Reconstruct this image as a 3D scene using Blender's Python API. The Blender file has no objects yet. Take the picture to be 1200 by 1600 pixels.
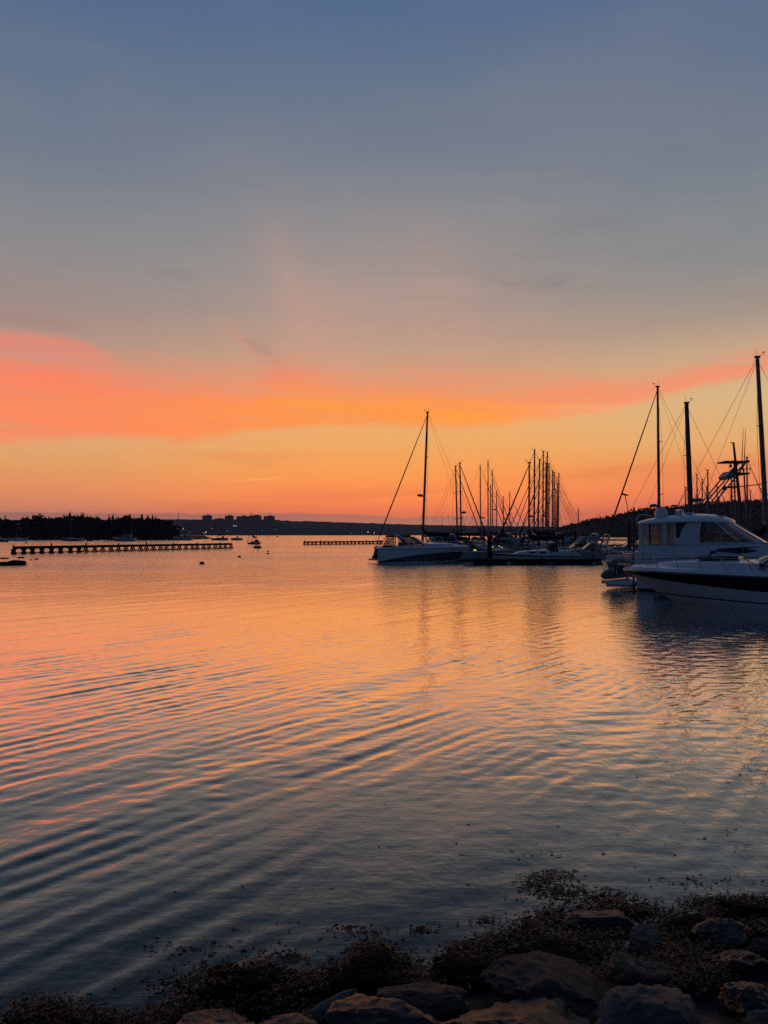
import bpy, math, random
import numpy as np
from mathutils import Vector, Matrix

C = bpy.context
SC = C.scene
COL = SC.collection
R = math.radians
H = 2.5            # eye height over the water, metres
F = 1200.0         # focal length in photo pixels
HY = 835.0         # photo row of the horizon

# ------------------------------------------------------------------ camera
cam_d = bpy.data.cameras.new('camera')
cam = bpy.data.objects.new('camera', cam_d)
COL.objects.link(cam)
cam.location = (0, 0, H)
cam.rotation_euler = (R(90), 0, 0)
cam_d.sensor_fit = 'VERTICAL'
cam_d.sensor_height = 36.0
cam_d.lens = 36.0 * F / 1600.0
cam_d.shift_y = (HY - 800.0) / 1600.0
cam_d.clip_start = 0.05
cam_d.clip_end = 30000
SC.camera = cam
SC.view_settings.view_transform = 'Standard'
SC.view_settings.look = 'None'
SC.view_settings.exposure = 0.0
SC.view_settings.gamma = 1.0
SC.cycles.use_denoising = False
SC.cycles.max_bounces = 6
SC.cycles.transparent_max_bounces = 8
SC.cycles.sample_clamp_indirect = 4.0

def lin(c):
    out = []
    for v in c:
        v = v / 255.0
        out.append(v / 12.92 if v <= 0.04045 else ((v + 0.055) / 1.055) ** 2.4)
    return tuple(out) + (1.0,)

def ang(px, py):
    """photo pixel of the far sky -> azimuth (deg, right positive), elevation (deg)"""
    dx, dz = (px - 600) / F, (HY - py) / F
    return math.degrees(math.atan2(dx, 1.0)), math.degrees(math.atan2(dz, math.hypot(1.0, dx)))

# ------------------------------------------------------------------ node helper
class NT:
    def __init__(self, tree):
        self.t = tree
    def n(self, typ, **kw):
        nd = self.t.nodes.new(typ)
        for k, v in kw.items():
            setattr(nd, k, v)
        return nd
    def link(self, a, b):
        self.t.links.new(a, b)
    def put(self, sock, v):
        if isinstance(v, bpy.types.NodeSocket):
            self.t.links.new(v, sock)
        else:
            sock.default_value = v
    def math(self, op, a, b=0.0, c=0.0, clamp=False):
        nd = self.n('ShaderNodeMath', operation=op, use_clamp=clamp)
        self.put(nd.inputs[0], a); self.put(nd.inputs[1], b); self.put(nd.inputs[2], c)
        return nd.outputs[0]
    def sstep(self, v, lo, hi, a=0.0, b=1.0):
        nd = self.n('ShaderNodeMapRange', interpolation_type='SMOOTHSTEP')
        self.put(nd.inputs[0], v); self.put(nd.inputs[1], lo); self.put(nd.inputs[2], hi)
        self.put(nd.inputs[3], a); self.put(nd.inputs[4], b)
        return nd.outputs[0]
    def lerp(self, v, lo, hi, a=0.0, b=1.0):
        nd = self.n('ShaderNodeMapRange')
        self.put(nd.inputs[0], v); self.put(nd.inputs[1], lo); self.put(nd.inputs[2], hi)
        self.put(nd.inputs[3], a); self.put(nd.inputs[4], b)
        return nd.outputs[0]
    def mix(self, fac, a, b, blend='MIX'):
        nd = self.n('ShaderNodeMix', data_type='RGBA', blend_type=blend)
        nd.clamp_factor = True
        self.put(nd.inputs[0], fac); self.put(nd.inputs[6], a); self.put(nd.inputs[7], b)
        return nd.outputs[2]
    def ramp(self, v, stops, interp='LINEAR'):
        nd = self.n('ShaderNodeValToRGB')
        cr = nd.color_ramp
        cr.interpolation = interp
        while len(cr.elements) < len(stops):
            cr.elements.new(0.5)
        for e, (p, c) in zip(cr.elements, stops):
            e.position = p; e.color = c
        self.put(nd.inputs[0], v)
        return nd.outputs[0]
    def curve(self, v, pts):
        nd = self.n('ShaderNodeFloatCurve')
        m = nd.mapping; m.use_clip = False
        cv = m.curves[0]
        pts = sorted(pts)
        while len(cv.points) < len(pts):
            cv.points.new(0.5, 0.5)
        for p, (x, y) in zip(cv.points, pts):
            p.location = (x, y)
            p.handle_type = 'AUTO_CLAMPED'
        m.update()
        self.put(nd.inputs['Value'], v)
        return nd.outputs[0]
    def comb(self, x, y, z=0.0):
        nd = self.n('ShaderNodeCombineXYZ')
        self.put(nd.inputs[0], x); self.put(nd.inputs[1], y); self.put(nd.inputs[2], z)
        return nd.outputs[0]
    def noise(self, vec, scale, detail=3.0, rough=0.5, dist=0.0):
        nd = self.n('ShaderNodeTexNoise')
        self.put(nd.inputs['Vector'], vec)
        nd.inputs['Scale'].default_value = scale
        nd.inputs['Detail'].default_value = detail
        nd.inputs['Roughness'].default_value = rough
        nd.inputs['Distortion'].default_value = dist
        return nd.outputs['Fac']

# ------------------------------------------------------------------ world: afterglow sky
world = bpy.data.worlds.new('World')
SC.world = world
world.use_nodes = True
wt = world.node_tree
wt.nodes.clear()
W = NT(wt)
tc = W.n('ShaderNodeTexCoord')
sep = W.n('ShaderNodeSeparateXYZ')
W.link(tc.outputs['Generated'], sep.inputs[0])
dx, dy, dz = sep.outputs
EL = W.math('MULTIPLY', W.math('ARCSINE', dz), 57.29578)          # degrees
AZ = W.math('MULTIPLY', W.math('ARCTAN2', dx, dy), 57.29578)      # degrees from the sunset
def sky_ramp(rows):
    """rows: (photo row at the middle column, colour) -> ramp over elevation 0..45"""
    st = []
    for py, c in sorted(rows, key=lambda r: -r[0]):
        st.append((max(0.0, math.degrees(math.atan((HY - py) / F)) / 45.0), lin(c)))
    st.append((0.88, lin((70, 88, 124))))
    st.append((1.0, lin((56, 74, 108))))
    return W.ramp(W.math('DIVIDE', EL, 45.0, clamp=True), st)
left = sky_ramp([(835, (160, 114, 102)), (800, (206, 128, 100)), (770, (224, 140, 92)), (735, (222, 156, 98)), (700, (220, 165, 114)),
                 (640, (212, 158, 124)), (560, (184, 148, 132)), (500, (158, 140, 135)), (440, (146, 140, 140)), (360, (130, 134, 141)),
                (270, (112, 123, 141)), (150, (96, 114, 140)), (0, (80, 104, 141))])
mid = sky_ramp([(835, (205, 118, 88)), (805, (236, 120, 78)), (780, (255, 138, 76)), (745, (248, 152, 78)), (705, (240, 166, 94)),
                (655, (232, 174, 112)), (590, (212, 160, 122)), (545, (190, 156, 133)), (490, (170, 150, 140)), (420, (153, 146, 143)), (330, (138, 138, 142)),
                (240, (118, 127, 142)), (120, (100, 117, 141)), (0, (84, 107, 142))])
right = sky_ramp([(835, (175, 105, 92)), (800, (206, 110, 88)), (770, (234, 128, 84)), (735, (232, 145, 88)), (700, (226, 170, 110)), (640, (216, 180, 130)), (570, (198, 166, 136)), (520, (166, 149, 136)), (450, (142, 141, 140)), (360, (126, 134, 141)),
                (270, (112, 123, 140)), (150, (98, 115, 140)), (0, (82, 105, 141))])
base = W.mix(W.sstep(AZ, -26.0, -3.0), left, W.mix(W.sstep(AZ, 5.0, 27.0), mid, right))

# streak noise: long in azimuth, thin in elevation
vst = W.comb(W.math('MULTIPLY', AZ, 0.045), W.math('MULTIPLY', EL, 0.55), 3.0)
n_st = W.noise(vst, 1.0, 4.0, 0.55, 0.3)
vbig = W.comb(W.math('MULTIPLY', AZ, 0.05), W.math('MULTIPLY', EL, 0.13), 7.7)
n_big = W.noise(vbig, 1.0, 4.0, 0.5, 0.4)
vfine = W.comb(W.math('MULTIPLY', AZ, 0.16), W.math('MULTIPLY', EL, 0.8), 1.3)
n_fine = W.noise(vfine, 1.0, 5.0, 0.6, 0.5)

# faint layered streaks low over the horizon
low = W.math('MULTIPLY', W.sstep(EL, 8.5, 4.0), W.sstep(n_st, 0.50, 0.68))
base = W.mix(W.math('MULTIPLY', low, 0.30), base, lin((214, 108, 74)))
# high thin veil, a little pink, fanning upward
ray_az = W.math('ADD', AZ, W.math('MULTIPLY', EL, 0.22))
vray = W.comb(W.math('MULTIPLY', ray_az, 0.16), W.math('MULTIPLY', EL, 0.035), 4.4)
n_ray = W.noise(vray, 1.0, 3.0, 0.5, 0.2)
ray_env = W.math('MULTIPLY', W.math('MULTIPLY', W.sstep(EL, 9.0, 13.0), W.sstep(EL, 27.0, 15.0)),
                 W.math('MULTIPLY', W.sstep(AZ, -17.0, -6.0), W.sstep(AZ, 18.0, 3.0)))
base = W.mix(W.math('MULTIPLY', W.math('MULTIPLY', ray_env, W.sstep(n_ray, 0.30, 0.75)), 0.20), base, lin((222, 160, 140)))
def blob(px, py, sx, sy, slope=0.0):
    a0, e0 = ang(px, py)
    u = W.math('DIVIDE', W.math('SUBTRACT', AZ, a0), sx)
    v = W.math('DIVIDE', W.math('SUBTRACT', W.math('SUBTRACT', EL, e0), W.math('MULTIPLY', W.math('SUBTRACT', AZ, a0), slope)), sy)
    r2 = W.math('ADD', W.math('MULTIPLY', u, u), W.math('MULTIPLY', v, v))
    return W.math('POWER', 2.718, W.math('MULTIPLY', r2, -1.0))
def ray(px0, py0, px1, py1, w, k, c):
    # soft shaft of lit vapour from a low point up to a high point
    global base
    a0, e0 = ang(px0, py0); a1, e1 = ang(px1, py1)
    t_ = W.math('DIVIDE', W.math('SUBTRACT', EL, e0), e1 - e0)
    u = W.math('DIVIDE', W.math('SUBTRACT', W.math('ADD', AZ, W.math('MULTIPLY', W.math('SUBTRACT', n_fine, 0.5), 2.5)), W.math('ADD', a0, W.math('MULTIPLY', t_, a1 - a0))), w)
    g_ = W.math('POWER', 2.718, W.math('MULTIPLY', W.math('MULTIPLY', u, u), -1.0))
    e_ = W.math('MULTIPLY', W.sstep(t_, -0.25, 0.2), W.sstep(t_, 1.15, 0.45))
    base = W.mix(W.math('MULTIPLY', W.math('MULTIPLY', g_, e_), k), base, c)
ray(505, 590, 418, 335, 1.9, 0.24, lin((214, 158, 140)))
ray(545, 590, 520, 380, 2.6, 0.20, lin((214, 160, 138)))
ray(680, 600, 690, 330, 4.5, 0.22, lin((206, 158, 140)))
ray(435, 585, 335, 490, 0.8, 0.36, lin((222, 150, 128)))
for px_, py_, sx_, sy_, sl_, k_ in ((850, 446, 3.0, 0.55, -0.06, 0.42), (885, 358, 4.2, 0.6, 0.05, 0.22), (930, 405, 6.0, 1.4, 0.0, 0.14), (408, 548, 2.4, 0.7, -0.75, 0.20), (640, 190, 10.0, 2.2, 0.02, 0.10)):
    base = W.mix(W.math('MULTIPLY', W.math('MULTIPLY', blob(px_, py_, sx_, sy_, sl_), W.sstep(n_fine, 0.30, 0.62)), k_), base, lin((112, 108, 114)))
# smoky grey wisps in the upper sky
wisp = W.math('MULTIPLY', W.sstep(n_fine, 0.56, 0.78), W.math('MULTIPLY', W.sstep(EL, 13.0, 16.0), W.sstep(EL, 25.0, 18.0)))
base = W.mix(W.math('MULTIPLY', wisp, 0.20), base, lin((122, 118, 126)))

# ------- the lit cloud band: lower and upper edge as curves over azimuth
def edge(pts):
    return W.math('MULTIPLY', W.curve(W.lerp(AZ, -60.0, 60.0), [((a + 60) / 120.0, e / 40.0) for a, e in (ang(*p) for p in pts)]), 40.0)
e_lo = edge([(-1200, 690), (-300, 690), (0, 692), (150, 690), (265, 692), (330, 684), (400, 670), (500, 666), (600, 667), (700, 667), (800, 662),
             (900, 649), (1000, 632), (1090, 610), (1160, 590), (1300, 545), (1600, 470), (2300, 420)])
e_up = edge([(-1200, 560), (-300, 556), (0, 560), (60, 563), (130, 572), (200, 580), (300, 590), (390, 590), (450, 576), (490, 582), (560, 596), (640, 594), (700, 594), (800, 594), (900, 592),
             (1000, 582), (1100, 566), (1200, 545), (1600, 440), (2300, 400)])
wob = W.math('MULTIPLY', W.math('SUBTRACT', n_fine, 0.5), 2.2)
wob2 = W.math('MULTIPLY', W.math('SUBTRACT', n_big, 0.5), 1.6)
EW = W.math('ADD', EL, wob)
EW2 = W.math('ADD', W.math('ADD', EL, wob), wob2)
m_lo = W.sstep(W.math('SUBTRACT', EW, e_lo), -0.35, 0.55)
d_up = W.math('SUBTRACT', e_up, EW2)
soft = W.math('MULTIPLY', W.sstep(AZ, -25.0, -17.0, 0.8, 2.2), W.sstep(AZ, 5.0, 16.0, 1.0, 0.6))          # crisp top at the left end, feathered elsewhere
m_up = W.sstep(d_up, W.math('MULTIPLY', soft, -0.8), W.math('MULTIPLY', soft, 1.1))
vs2 = W.comb(W.math('MULTIPLY', AZ, 0.10), W.math('ADD', W.math('MULTIPLY', EL, 1.15), W.math('MULTIPLY', AZ, 0.05)), 5.5)
n_s2 = W.noise(vs2, 1.0, 5.0, 0.62, 0.6)
tex = W.math('MULTIPLY', W.lerp(n_st, 0.3, 0.7, 0.84, 1.0), W.sstep(n_s2, 0.26, 0.54, 0.62, 1.0))
band = W.math('MULTIPLY', W.math('MULTIPLY', m_lo, m_up), tex)
pink = lin((252, 124, 100)); orange = lin((255, 140, 80)); gold = lin((255, 154, 66)); salmon = lin((250, 164, 118))
bcol = W.mix(W.sstep(AZ, -16.0, -3.0), orange, gold)
bcol = W.mix(W.sstep(AZ, 6.0, 18.0), bcol, salmon)
bcol = W.mix(W.math('MULTIPLY', W.sstep(d_up, 2.4, 0.2), 0.8), bcol, pink)
bcol = W.mix(W.math('MULTIPLY', W.sstep(AZ, -14.0, -26.0), 0.45), bcol, lin((255, 128, 100)))
bcol = W.mix(W.math('MULTIPLY', W.sstep(n_s2, 0.62, 0.40), 0.5), bcol, lin((246, 128, 92)))
sky = W.mix(W.math('MULTIPLY', band, 0.94), base, bcol)
# separate shelf of cloud over the left end, crisp on top and fading downward
e_sh = edge([(-1200, 490), (-300, 498), (0, 510), (60, 517), (110, 524), (150, 536), (185, 550), (260, 575), (600, 600), (2300, 600)])
d_sh = W.math('SUBTRACT', e_sh, W.math('ADD', EL, W.math('MULTIPLY', wob, 0.45)))
shelf = W.math('MULTIPLY', W.math('MULTIPLY', W.sstep(d_sh, -0.12, 0.55), W.sstep(d_sh, 2.6, 0.3, 0.30, 1.0)), W.sstep(AZ, -17.5, -21.5))
shelf = W.math('MULTIPLY', shelf, W.sstep(EL, 7.0, 9.5))
sky = W.mix(W.math('MULTIPLY', W.math('MULTIPLY', shelf, W.lerp(n_s2, 0.35, 0.6, 0.7, 1.0)), W.math('SUBTRACT', 0.66, W.math('MULTIPLY', band, 0.66))), sky, lin((244, 130, 106)))
# dusky rim over the left end of the band and the feather by the middle
rim = W.math('MULTIPLY', W.math('MULTIPLY', W.sstep(d_sh, 0.15, -0.3), W.sstep(d_sh, -1.6, -0.5)), W.sstep(AZ, -19.0, -24.0))
sky = W.mix(W.math('MULTIPLY', rim, 0.22), sky, lin((140, 112, 118)))
# thin glowing streak low at the left-middle
sx, sy = ang(390, 750)
sd = W.math('SUBTRACT', EL, W.math('ADD', sy, W.math('MULTIPLY', W.math('SUBTRACT', AZ, sx), 0.08)))
streak = W.math('MULTIPLY', W.math('MULTIPLY', W.sstep(sd, -0.14, 0.0), W.sstep(sd, 0.14, 0.0)),
                W.math('MULTIPLY', W.sstep(AZ, sx - 2.4, sx + 1.0), W.sstep(AZ, sx + 3.2, sx + 1.5)))
sky = W.mix(W.math('MULTIPLY', streak, 0.6), sky, lin((255, 172, 84)))
# thin uneven veil over the upper sky, and a brighter heart in the band
sky = W.mix(W.math('MULTIPLY', W.math('MULTIPLY', W.sstep(n_big, 0.42, 0.66), W.sstep(EL, 12.0, 18.0)), 0.13), sky, lin((160, 146, 142)))
sky = W.mix(W.math('MULTIPLY', W.math('MULTIPLY', W.sstep(n_s2, 0.50, 0.66), W.sstep(EL, 11.0, 17.0)), 0.10), sky, lin((112, 116, 126)))
sky = W.mix(W.math('MULTIPLY', W.math('MULTIPLY', blob(600, 632, 9.0, 1.5, 0.0), band), 0.55), sky, lin((255, 152, 62)))
# ------- low grey bank on the horizon
e_bank = edge([(-1200, 796), (-200, 798), (0, 799), (180, 801), (330, 801), (470, 801), (560, 804), (640, 808), (710, 805), (770, 811), (860, 816), (1000, 822), (1400, 826), (2300, 826)])
vb = W.comb(W.math('MULTIPLY', AZ, 0.5), W.math('MULTIPLY', EL, 1.2), 9.1)
n_b = W.noise(vb, 1.0, 4.0, 0.6)
d_b = W.math('SUBTRACT', e_bank, W.math('ADD', EL, W.math('MULTIPLY', W.math('SUBTRACT', n_b, 0.5), 0.5)))
m_b = W.sstep(d_b, -0.05, 0.13)
bk = W.mix(W.sstep(n_st, 0.42, 0.62), lin((156, 118, 106)), lin((190, 112, 92)))
bk = W.mix(W.sstep(AZ, 3.0, -16.0), bk, lin((146, 104, 98)))
sky = W.mix(W.math('MULTIPLY', m_b, 0.68), sky, bk)
# ------- the dim half of the sky opposite the sunset, from a low-sun Nishita sky
nish = W.n('ShaderNodeTexSky', sky_type='NISHITA', sun_disc=False)
nish.sun_elevation = R(0.6)
nish.sun_rotation = R(3.0)
nis = W.n('ShaderNodeVectorMath', operation='SCALE')
W.link(nish.outputs[0], nis.inputs[0]); nis.inputs['Scale'].default_value = 0.05
east = W.mix(W.sstep(EL, -2.0, 40.0), lin((40, 58, 82)), lin((36, 58, 88)))
east = W.mix(0.12, east, nis.outputs[0])
ZEN = W.sstep(EL, 38.0, 75.0)
absaz = W.math('ABSOLUTE', AZ)
sky = W.mix(W.sstep(absaz, 34.0, 78.0), sky, east)
sky = W.mix(ZEN, sky, lin((40, 62, 94)))
# the low sky outshines the haze it is seen through
gain = W.curve(W.math('DIVIDE', EL, 45.0, clamp=True), [(0.0, 0.66), (0.045, 0.62), (0.11, 0.57), (0.22, 0.535), (0.45, 0.51), (1.0, 0.5)])
gs = W.n('ShaderNodeVectorMath', operation='SCALE')
W.link(sky, gs.inputs[0]); W.link(W.math('MULTIPLY', gain, 2.0), gs.inputs['Scale'])
sky = gs.outputs[0]
bg = W.n('ShaderNodeBackground')
W.link(sky, bg.inputs['Color'])
bg.inputs['Strength'].default_value = 1.0
wo = W.n('ShaderNodeOutputWorld')
W.link(bg.outputs[0], wo.inputs[0])
world.cycles.sampling_method = 'MANUAL'
world.cycles.sample_map_resolution = 1024

# the sun has just set: only a trace of direct glow from low behind the far shore
sun_d = bpy.data.lights.new('sun', 'SUN')
sun_d.energy = 0.03; sun_d.angle = R(0.5); sun_d.color = (1.0, 0.6, 0.32)
sun = bpy.data.objects.new('sun', sun_d)
COL.objects.link(sun)
sun.rotation_euler = (R(90 - 0.25), 0, R(180 - 3.0))
sun.location = (0, 0, 60)

# ------------------------------------------------------------------ helpers: geometry
def P(px, py, Y):
    """photo pixel at depth Y -> world point"""
    return Vector(((px - 600) / F * Y, Y, H + (HY - py) / F * Y))
def G(px, py, z=0.0):
    """photo pixel of a point on the plane z -> world point"""
    Y = (H - z) * F / (py - HY)
    return Vector(((px - 600) / F * Y, Y, z))

class MB:
    def __init__(self):
        self.v = []; self.f = []
    def add(self, vs, fs):
        o = len(self.v)
        self.v.extend([tuple(p) for p in vs])
        self.f.extend([tuple(i + o for i in q) for q in fs])
        return self
    def box(self, c, s, rz=0.0, taper=1.0):
        cx, cy, cz = c; a, b, h = s[0] / 2, s[1] / 2, s[2] / 2
        vs = []
        cr, sr = math.cos(rz), math.sin(rz)
        for k, t in ((-1, 1.0), (1, taper)):
            for x, y in ((-a, -b), (a, -b), (a, b), (-a, b)):
                x2, y2 = x * t, y * t
                vs.append((cx + x2 * cr - y2 * sr, cy + x2 * sr + y2 * cr, cz + k * h))
        return self.add(vs, [(3, 2, 1, 0), (4, 5, 6, 7), (0, 1, 5, 4), (1, 2, 6, 5), (2, 3, 7, 6), (3, 0, 4, 7)])
    def tube(self, pts, r, n=8, r1=None, cap=True):
        pts = [Vector(p) for p in pts]
        m = len(pts)
        if isinstance(r, (list, tuple)):
            rad = list(r)
        else:
            r1 = r if r1 is None else r1
            rad = [r + (r1 - r) * i / max(1, m - 1) for i in range(m)]
        o = len(self.v)
        prev = None
        for i, p in enumerate(pts):
            d = (pts[min(i + 1, m - 1)] - pts[max(i - 1, 0)]).normalized()
            if prev is None:
                ref = Vector((0, 0, 1)) if abs(d.z) < 0.9 else Vector((1, 0, 0))
                u = d.cross(ref).normalized()
            else:
                u = (prev - d * prev.dot(d)).normalized()
            prev = u
            w = d.cross(u)
            for k in range(n):
                a = 2 * math.pi * k / n
                self.v.append(tuple(p + (u * math.cos(a) + w * math.sin(a)) * rad[i]))
        for i in range(m - 1):
            for k in range(n):
                k2 = (k + 1) % n
                self.f.append((o + i * n + k, o + i * n + k2, o + (i + 1) * n + k2, o + (i + 1) * n + k))
        if cap:
            self.f.append(tuple(o + k for k in reversed(range(n))))
            self.f.append(tuple(o + (m - 1) * n + k for k in range(n)))
        return self
    def grid(self, rows, close=False):
        """rows: list of equally long point lists"""
        o = len(self.v); n = len(rows[0])
        for r_ in rows:
            self.v.extend([tuple(p) for p in r_])
        for i in range(len(rows) - 1):
            for k in range(n if close else n - 1):
                k2 = (k + 1) % n
                self.f.append((o + i * n + k, o + i * n + k2, o + (i + 1) * n + k2, o + (i + 1) * n + k))
        return self
    def prism(self, poly, d, origin=(0, 0, 0)):
        """poly: xz outline, thickness d along y about origin"""
        n = len(poly); ox, oy, oz = origin
        vs = [(ox + x, oy - d / 2, oz + z) for x, z in poly] + [(ox + x, oy + d / 2, oz + z) for x, z in poly]
        fs = [tuple(range(n)), tuple(reversed(range(n, 2 * n)))]
        fs += [(i, i + n, (i + 1) % n + n, (i + 1) % n) for i in range(n)]
        return self.add(vs, fs)
    def ball(self, c, r, nu=12, nv=8, s=(1, 1, 1)):
        rows = []
        for j in range(nv + 1):
            t = math.pi * j / nv
            rr = max(1e-4, math.sin(t))
            rows.append([(c[0] + r * s[0] * rr * math.cos(2 * math.pi * i / nu), c[1] + r * s[1] * rr * math.sin(2 * math.pi * i / nu),
                          c[2] + r * s[2] * math.cos(t)) for i in range(nu)])
        return self.grid(list(reversed(rows)), True)
    def build(self, name, mat, parent=None, smooth=False, loc=None):
        me = bpy.data.meshes.new(name)
        me.from_pydata(self.v, [], self.f)
        me.validate()
        if mat is not None:
            me.materials.append(mat)
        if smooth is True:
            me.polygons.foreach_set('use_smooth', [True] * len(me.polygons))
        elif smooth:
            me.polygons.foreach_set('use_smooth', [True] * len(me.polygons))
            me.set_sharp_from_angle(angle=R(smooth))
        me.update()
        o = bpy.data.objects.new(name, me)
        COL.objects.link(o)
        if parent is not None:
            o.parent = parent
        if loc is not None:
            o.location = loc
        return o

def tag(o, label=None, cat=None, group=None, kind=None):
    if label and not 4 <= len(label.split()) <= 16: print('LABEL', len(label.split()), label)
    if label: o['label'] = label
    if cat: o['category'] = cat
    if group: o['group'] = group
    if kind: o['kind'] = kind
    return o
def thing(name, label, cat, loc=(0, 0, 0), rz=0.0, group=None):
    o = bpy.data.objects.new(name, None)
    o.empty_display_size = 0.3
    COL.objects.link(o)
    o.location = loc; o.rotation_euler = (0, 0, rz)
    return tag(o, label, cat, group)
def copy_tree(o, parent=None):
    c = o.copy(); COL.objects.link(c)
    if parent is not None: c.parent = parent
    for ch in list(o.children):
        copy_tree(ch, c)
    return c

# ------------------------------------------------------------------ materials
def mat(name, col, rough=0.6, metal=0.0, var=0.12, scale=3.0, spec=0.5, bump=0.0, bscale=20.0, col2=None, stretch=(1, 1, 1), emit=None, estr=0.0, alpha=1.0, trans=0.0, coat=0.0):
    m = bpy.data.materials.new(name)
    m.use_nodes = True
    t = NT(m.node_tree)
    b = m.node_tree.nodes['Principled BSDF']
    b.inputs['Roughness'].default_value = rough
    b.inputs['Metallic'].default_value = metal
    b.inputs['Specular IOR Level'].default_value = spec
    tcx = t.n('ShaderNodeTexCoord')
    mp = t.n('ShaderNodeMapping')
    mp.inputs['Scale'].default_value = stretch
    t.link(tcx.outputs['Object'], mp.inputs[0])
    nz = t.noise(mp.outputs[0], scale, 5.0, 0.6)
    c1 = tuple(col) + (1.0,)
    c2 = (tuple(col2) + (1.0,)) if col2 else tuple(max(0, c * (1 - var * 2.2)) for c in col) + (1.0,)
    t.link(t.mix(t.sstep(nz, 0.35, 0.68), c1, c2), b.inputs['Base Color'])
    t.link(t.lerp(nz, 0.3, 0.7, max(0.02, rough - 0.08), min(1, rough + 0.1)), b.inputs['Roughness'])
    if bump:
        bp = t.n('ShaderNodeBump')
        bp.inputs['Strength'].default_value = bump
        bp.inputs['Distance'].default_value = 0.02
        t.link(t.noise(mp.outputs[0], bscale, 6.0, 0.65), bp.inputs['Height'])
        t.link(bp.outputs[0], b.inputs['Normal'])
    if emit:
        b.inputs['Emission Color'].default_value = tuple(emit) + (1.0,)
        b.inputs['Emission Strength'].default_value = estr
    if trans:
        b.inputs['Transmission Weight'].default_value = trans
    if coat:
        b.inputs['Coat Weight'].default_value = coat
    b.inputs['Alpha'].default_value = alpha
    return m
# ------------------------------------------------------------------ water: one displaced sheet out to the horizon
def water_material():
    m = bpy.data.materials.new('harbour_water')
    m.use_nodes = True
    t = NT(m.node_tree)
    m.node_tree.nodes.clear()
    geo = t.n('ShaderNodeNewGeometry')
    sp = t.n('ShaderNodeSeparateXYZ')
    t.link(geo.outputs['Position'], sp.inputs[0])
    # distance from the shore where we stand, to let the small ripples calm near the rocks
    dist = t.math('SQRT', t.math('ADD', t.math('MULTIPLY', sp.outputs[0], sp.outputs[0]), t.math('MULTIPLY', sp.outputs[1], sp.outputs[1])))
    rot = t.n('ShaderNodeMapping', vector_type='POINT')
    rot.inputs['Rotation'].default_value = (0, 0, R(30))
    rot.inputs['Scale'].default_value = (1.0, 0.45, 1.0)
    t.link(geo.outputs['Position'], rot.inputs[0])
    n1 = t.noise(rot.outputs[0], 3.2, 3.0, 0.5)
    n4 = t.noise(rot.outputs[0], 15.0, 3.0, 0.6)
    rot2 = t.n('ShaderNodeMapping', vector_type='POINT')
    rot2.inputs['Scale'].default_value = (0.5, 1.0, 1.0)
    t.link(geo.outputs['Position'], rot2.inputs[0])
    n2 = t.noise(rot2.outputs[0], 1.1, 3.0, 0.55)
    n3 = t.noise(rot2.outputs[0], 9.0, 3.0, 0.55)
    patch = t.noise(rot2.outputs[0], 0.045, 3.0, 0.5)      # cat's-paw patches
    amp = t.lerp(patch, 0.35, 0.65, 0.55, 1.25)
    far = t.sstep(dist, 14.0, 75.0)
    h = t.math('ADD', t.math('MULTIPLY', n1, 0.026), t.math('MULTIPLY', n3, 0.0125))
    h = t.math('ADD', h, t.math('MULTIPLY', n4, 0.0065))
    h = t.math('ADD', h, t.math('MULTIPLY', t.math('MULTIPLY', n2, 0.11), far))
    h = t.math('MULTIPLY', h, t.math('MULTIPLY', amp, t.lerp(far, 0.0, 1.0, WB0, WB1)))
    bp = t.n('ShaderNodeBump')
    bp.inputs['Strength'].default_value = 1.0
    bp.inputs['Distance'].default_value = 1.0
    t.link(h, bp.inputs['Height'])
    lw = t.n('ShaderNodeLayerWeight')
    lw.inputs['Blend'].default_value = 0.5
    t.link(bp.outputs[0], lw.inputs['Normal'])
    # reflectance by grazing angle: facing = 1 - cos(incidence)
    fac = t.curve(lw.outputs['Facing'], WCURVE)
    gl = t.n('ShaderNodeBsdfGlossy')
    gl.inputs['Color'].default_value = (1, 0.985, 0.945, 1)
    gl.inputs['Roughness'].default_value = 0.03
    t.link(t.lerp(far, 0.0, 1.0, 0.03, 0.11), gl.inputs['Roughness'])
    t.link(bp.outputs[0], gl.inputs['Normal'])
    df = t.n('ShaderNodeBsdfDiffuse')
    df.inputs['Color'].default_value = (0.016, 0.023, 0.021, 1)
    mx = t.n('ShaderNodeMixShader')
    t.link(fac, mx.inputs[0]); t.link(df.outputs[0], mx.inputs[1]); t.link(gl.outputs[0], mx.inputs[2])
    out = t.n('ShaderNodeOutputMaterial')
    t.link(mx.outputs[0], out.inputs[0])
    return m
WB0, WB1 = 0.42, 2.0
WCURVE = [(0.0, 0.02), (0.30, 0.022), (0.44, 0.045), (0.515, 0.10), (0.577, 0.175), (0.64, 0.31), (0.71, 0.46), (0.77, 0.76), (0.86, 0.985), (0.93, 1.0), (1.0, 1.0)]

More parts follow.
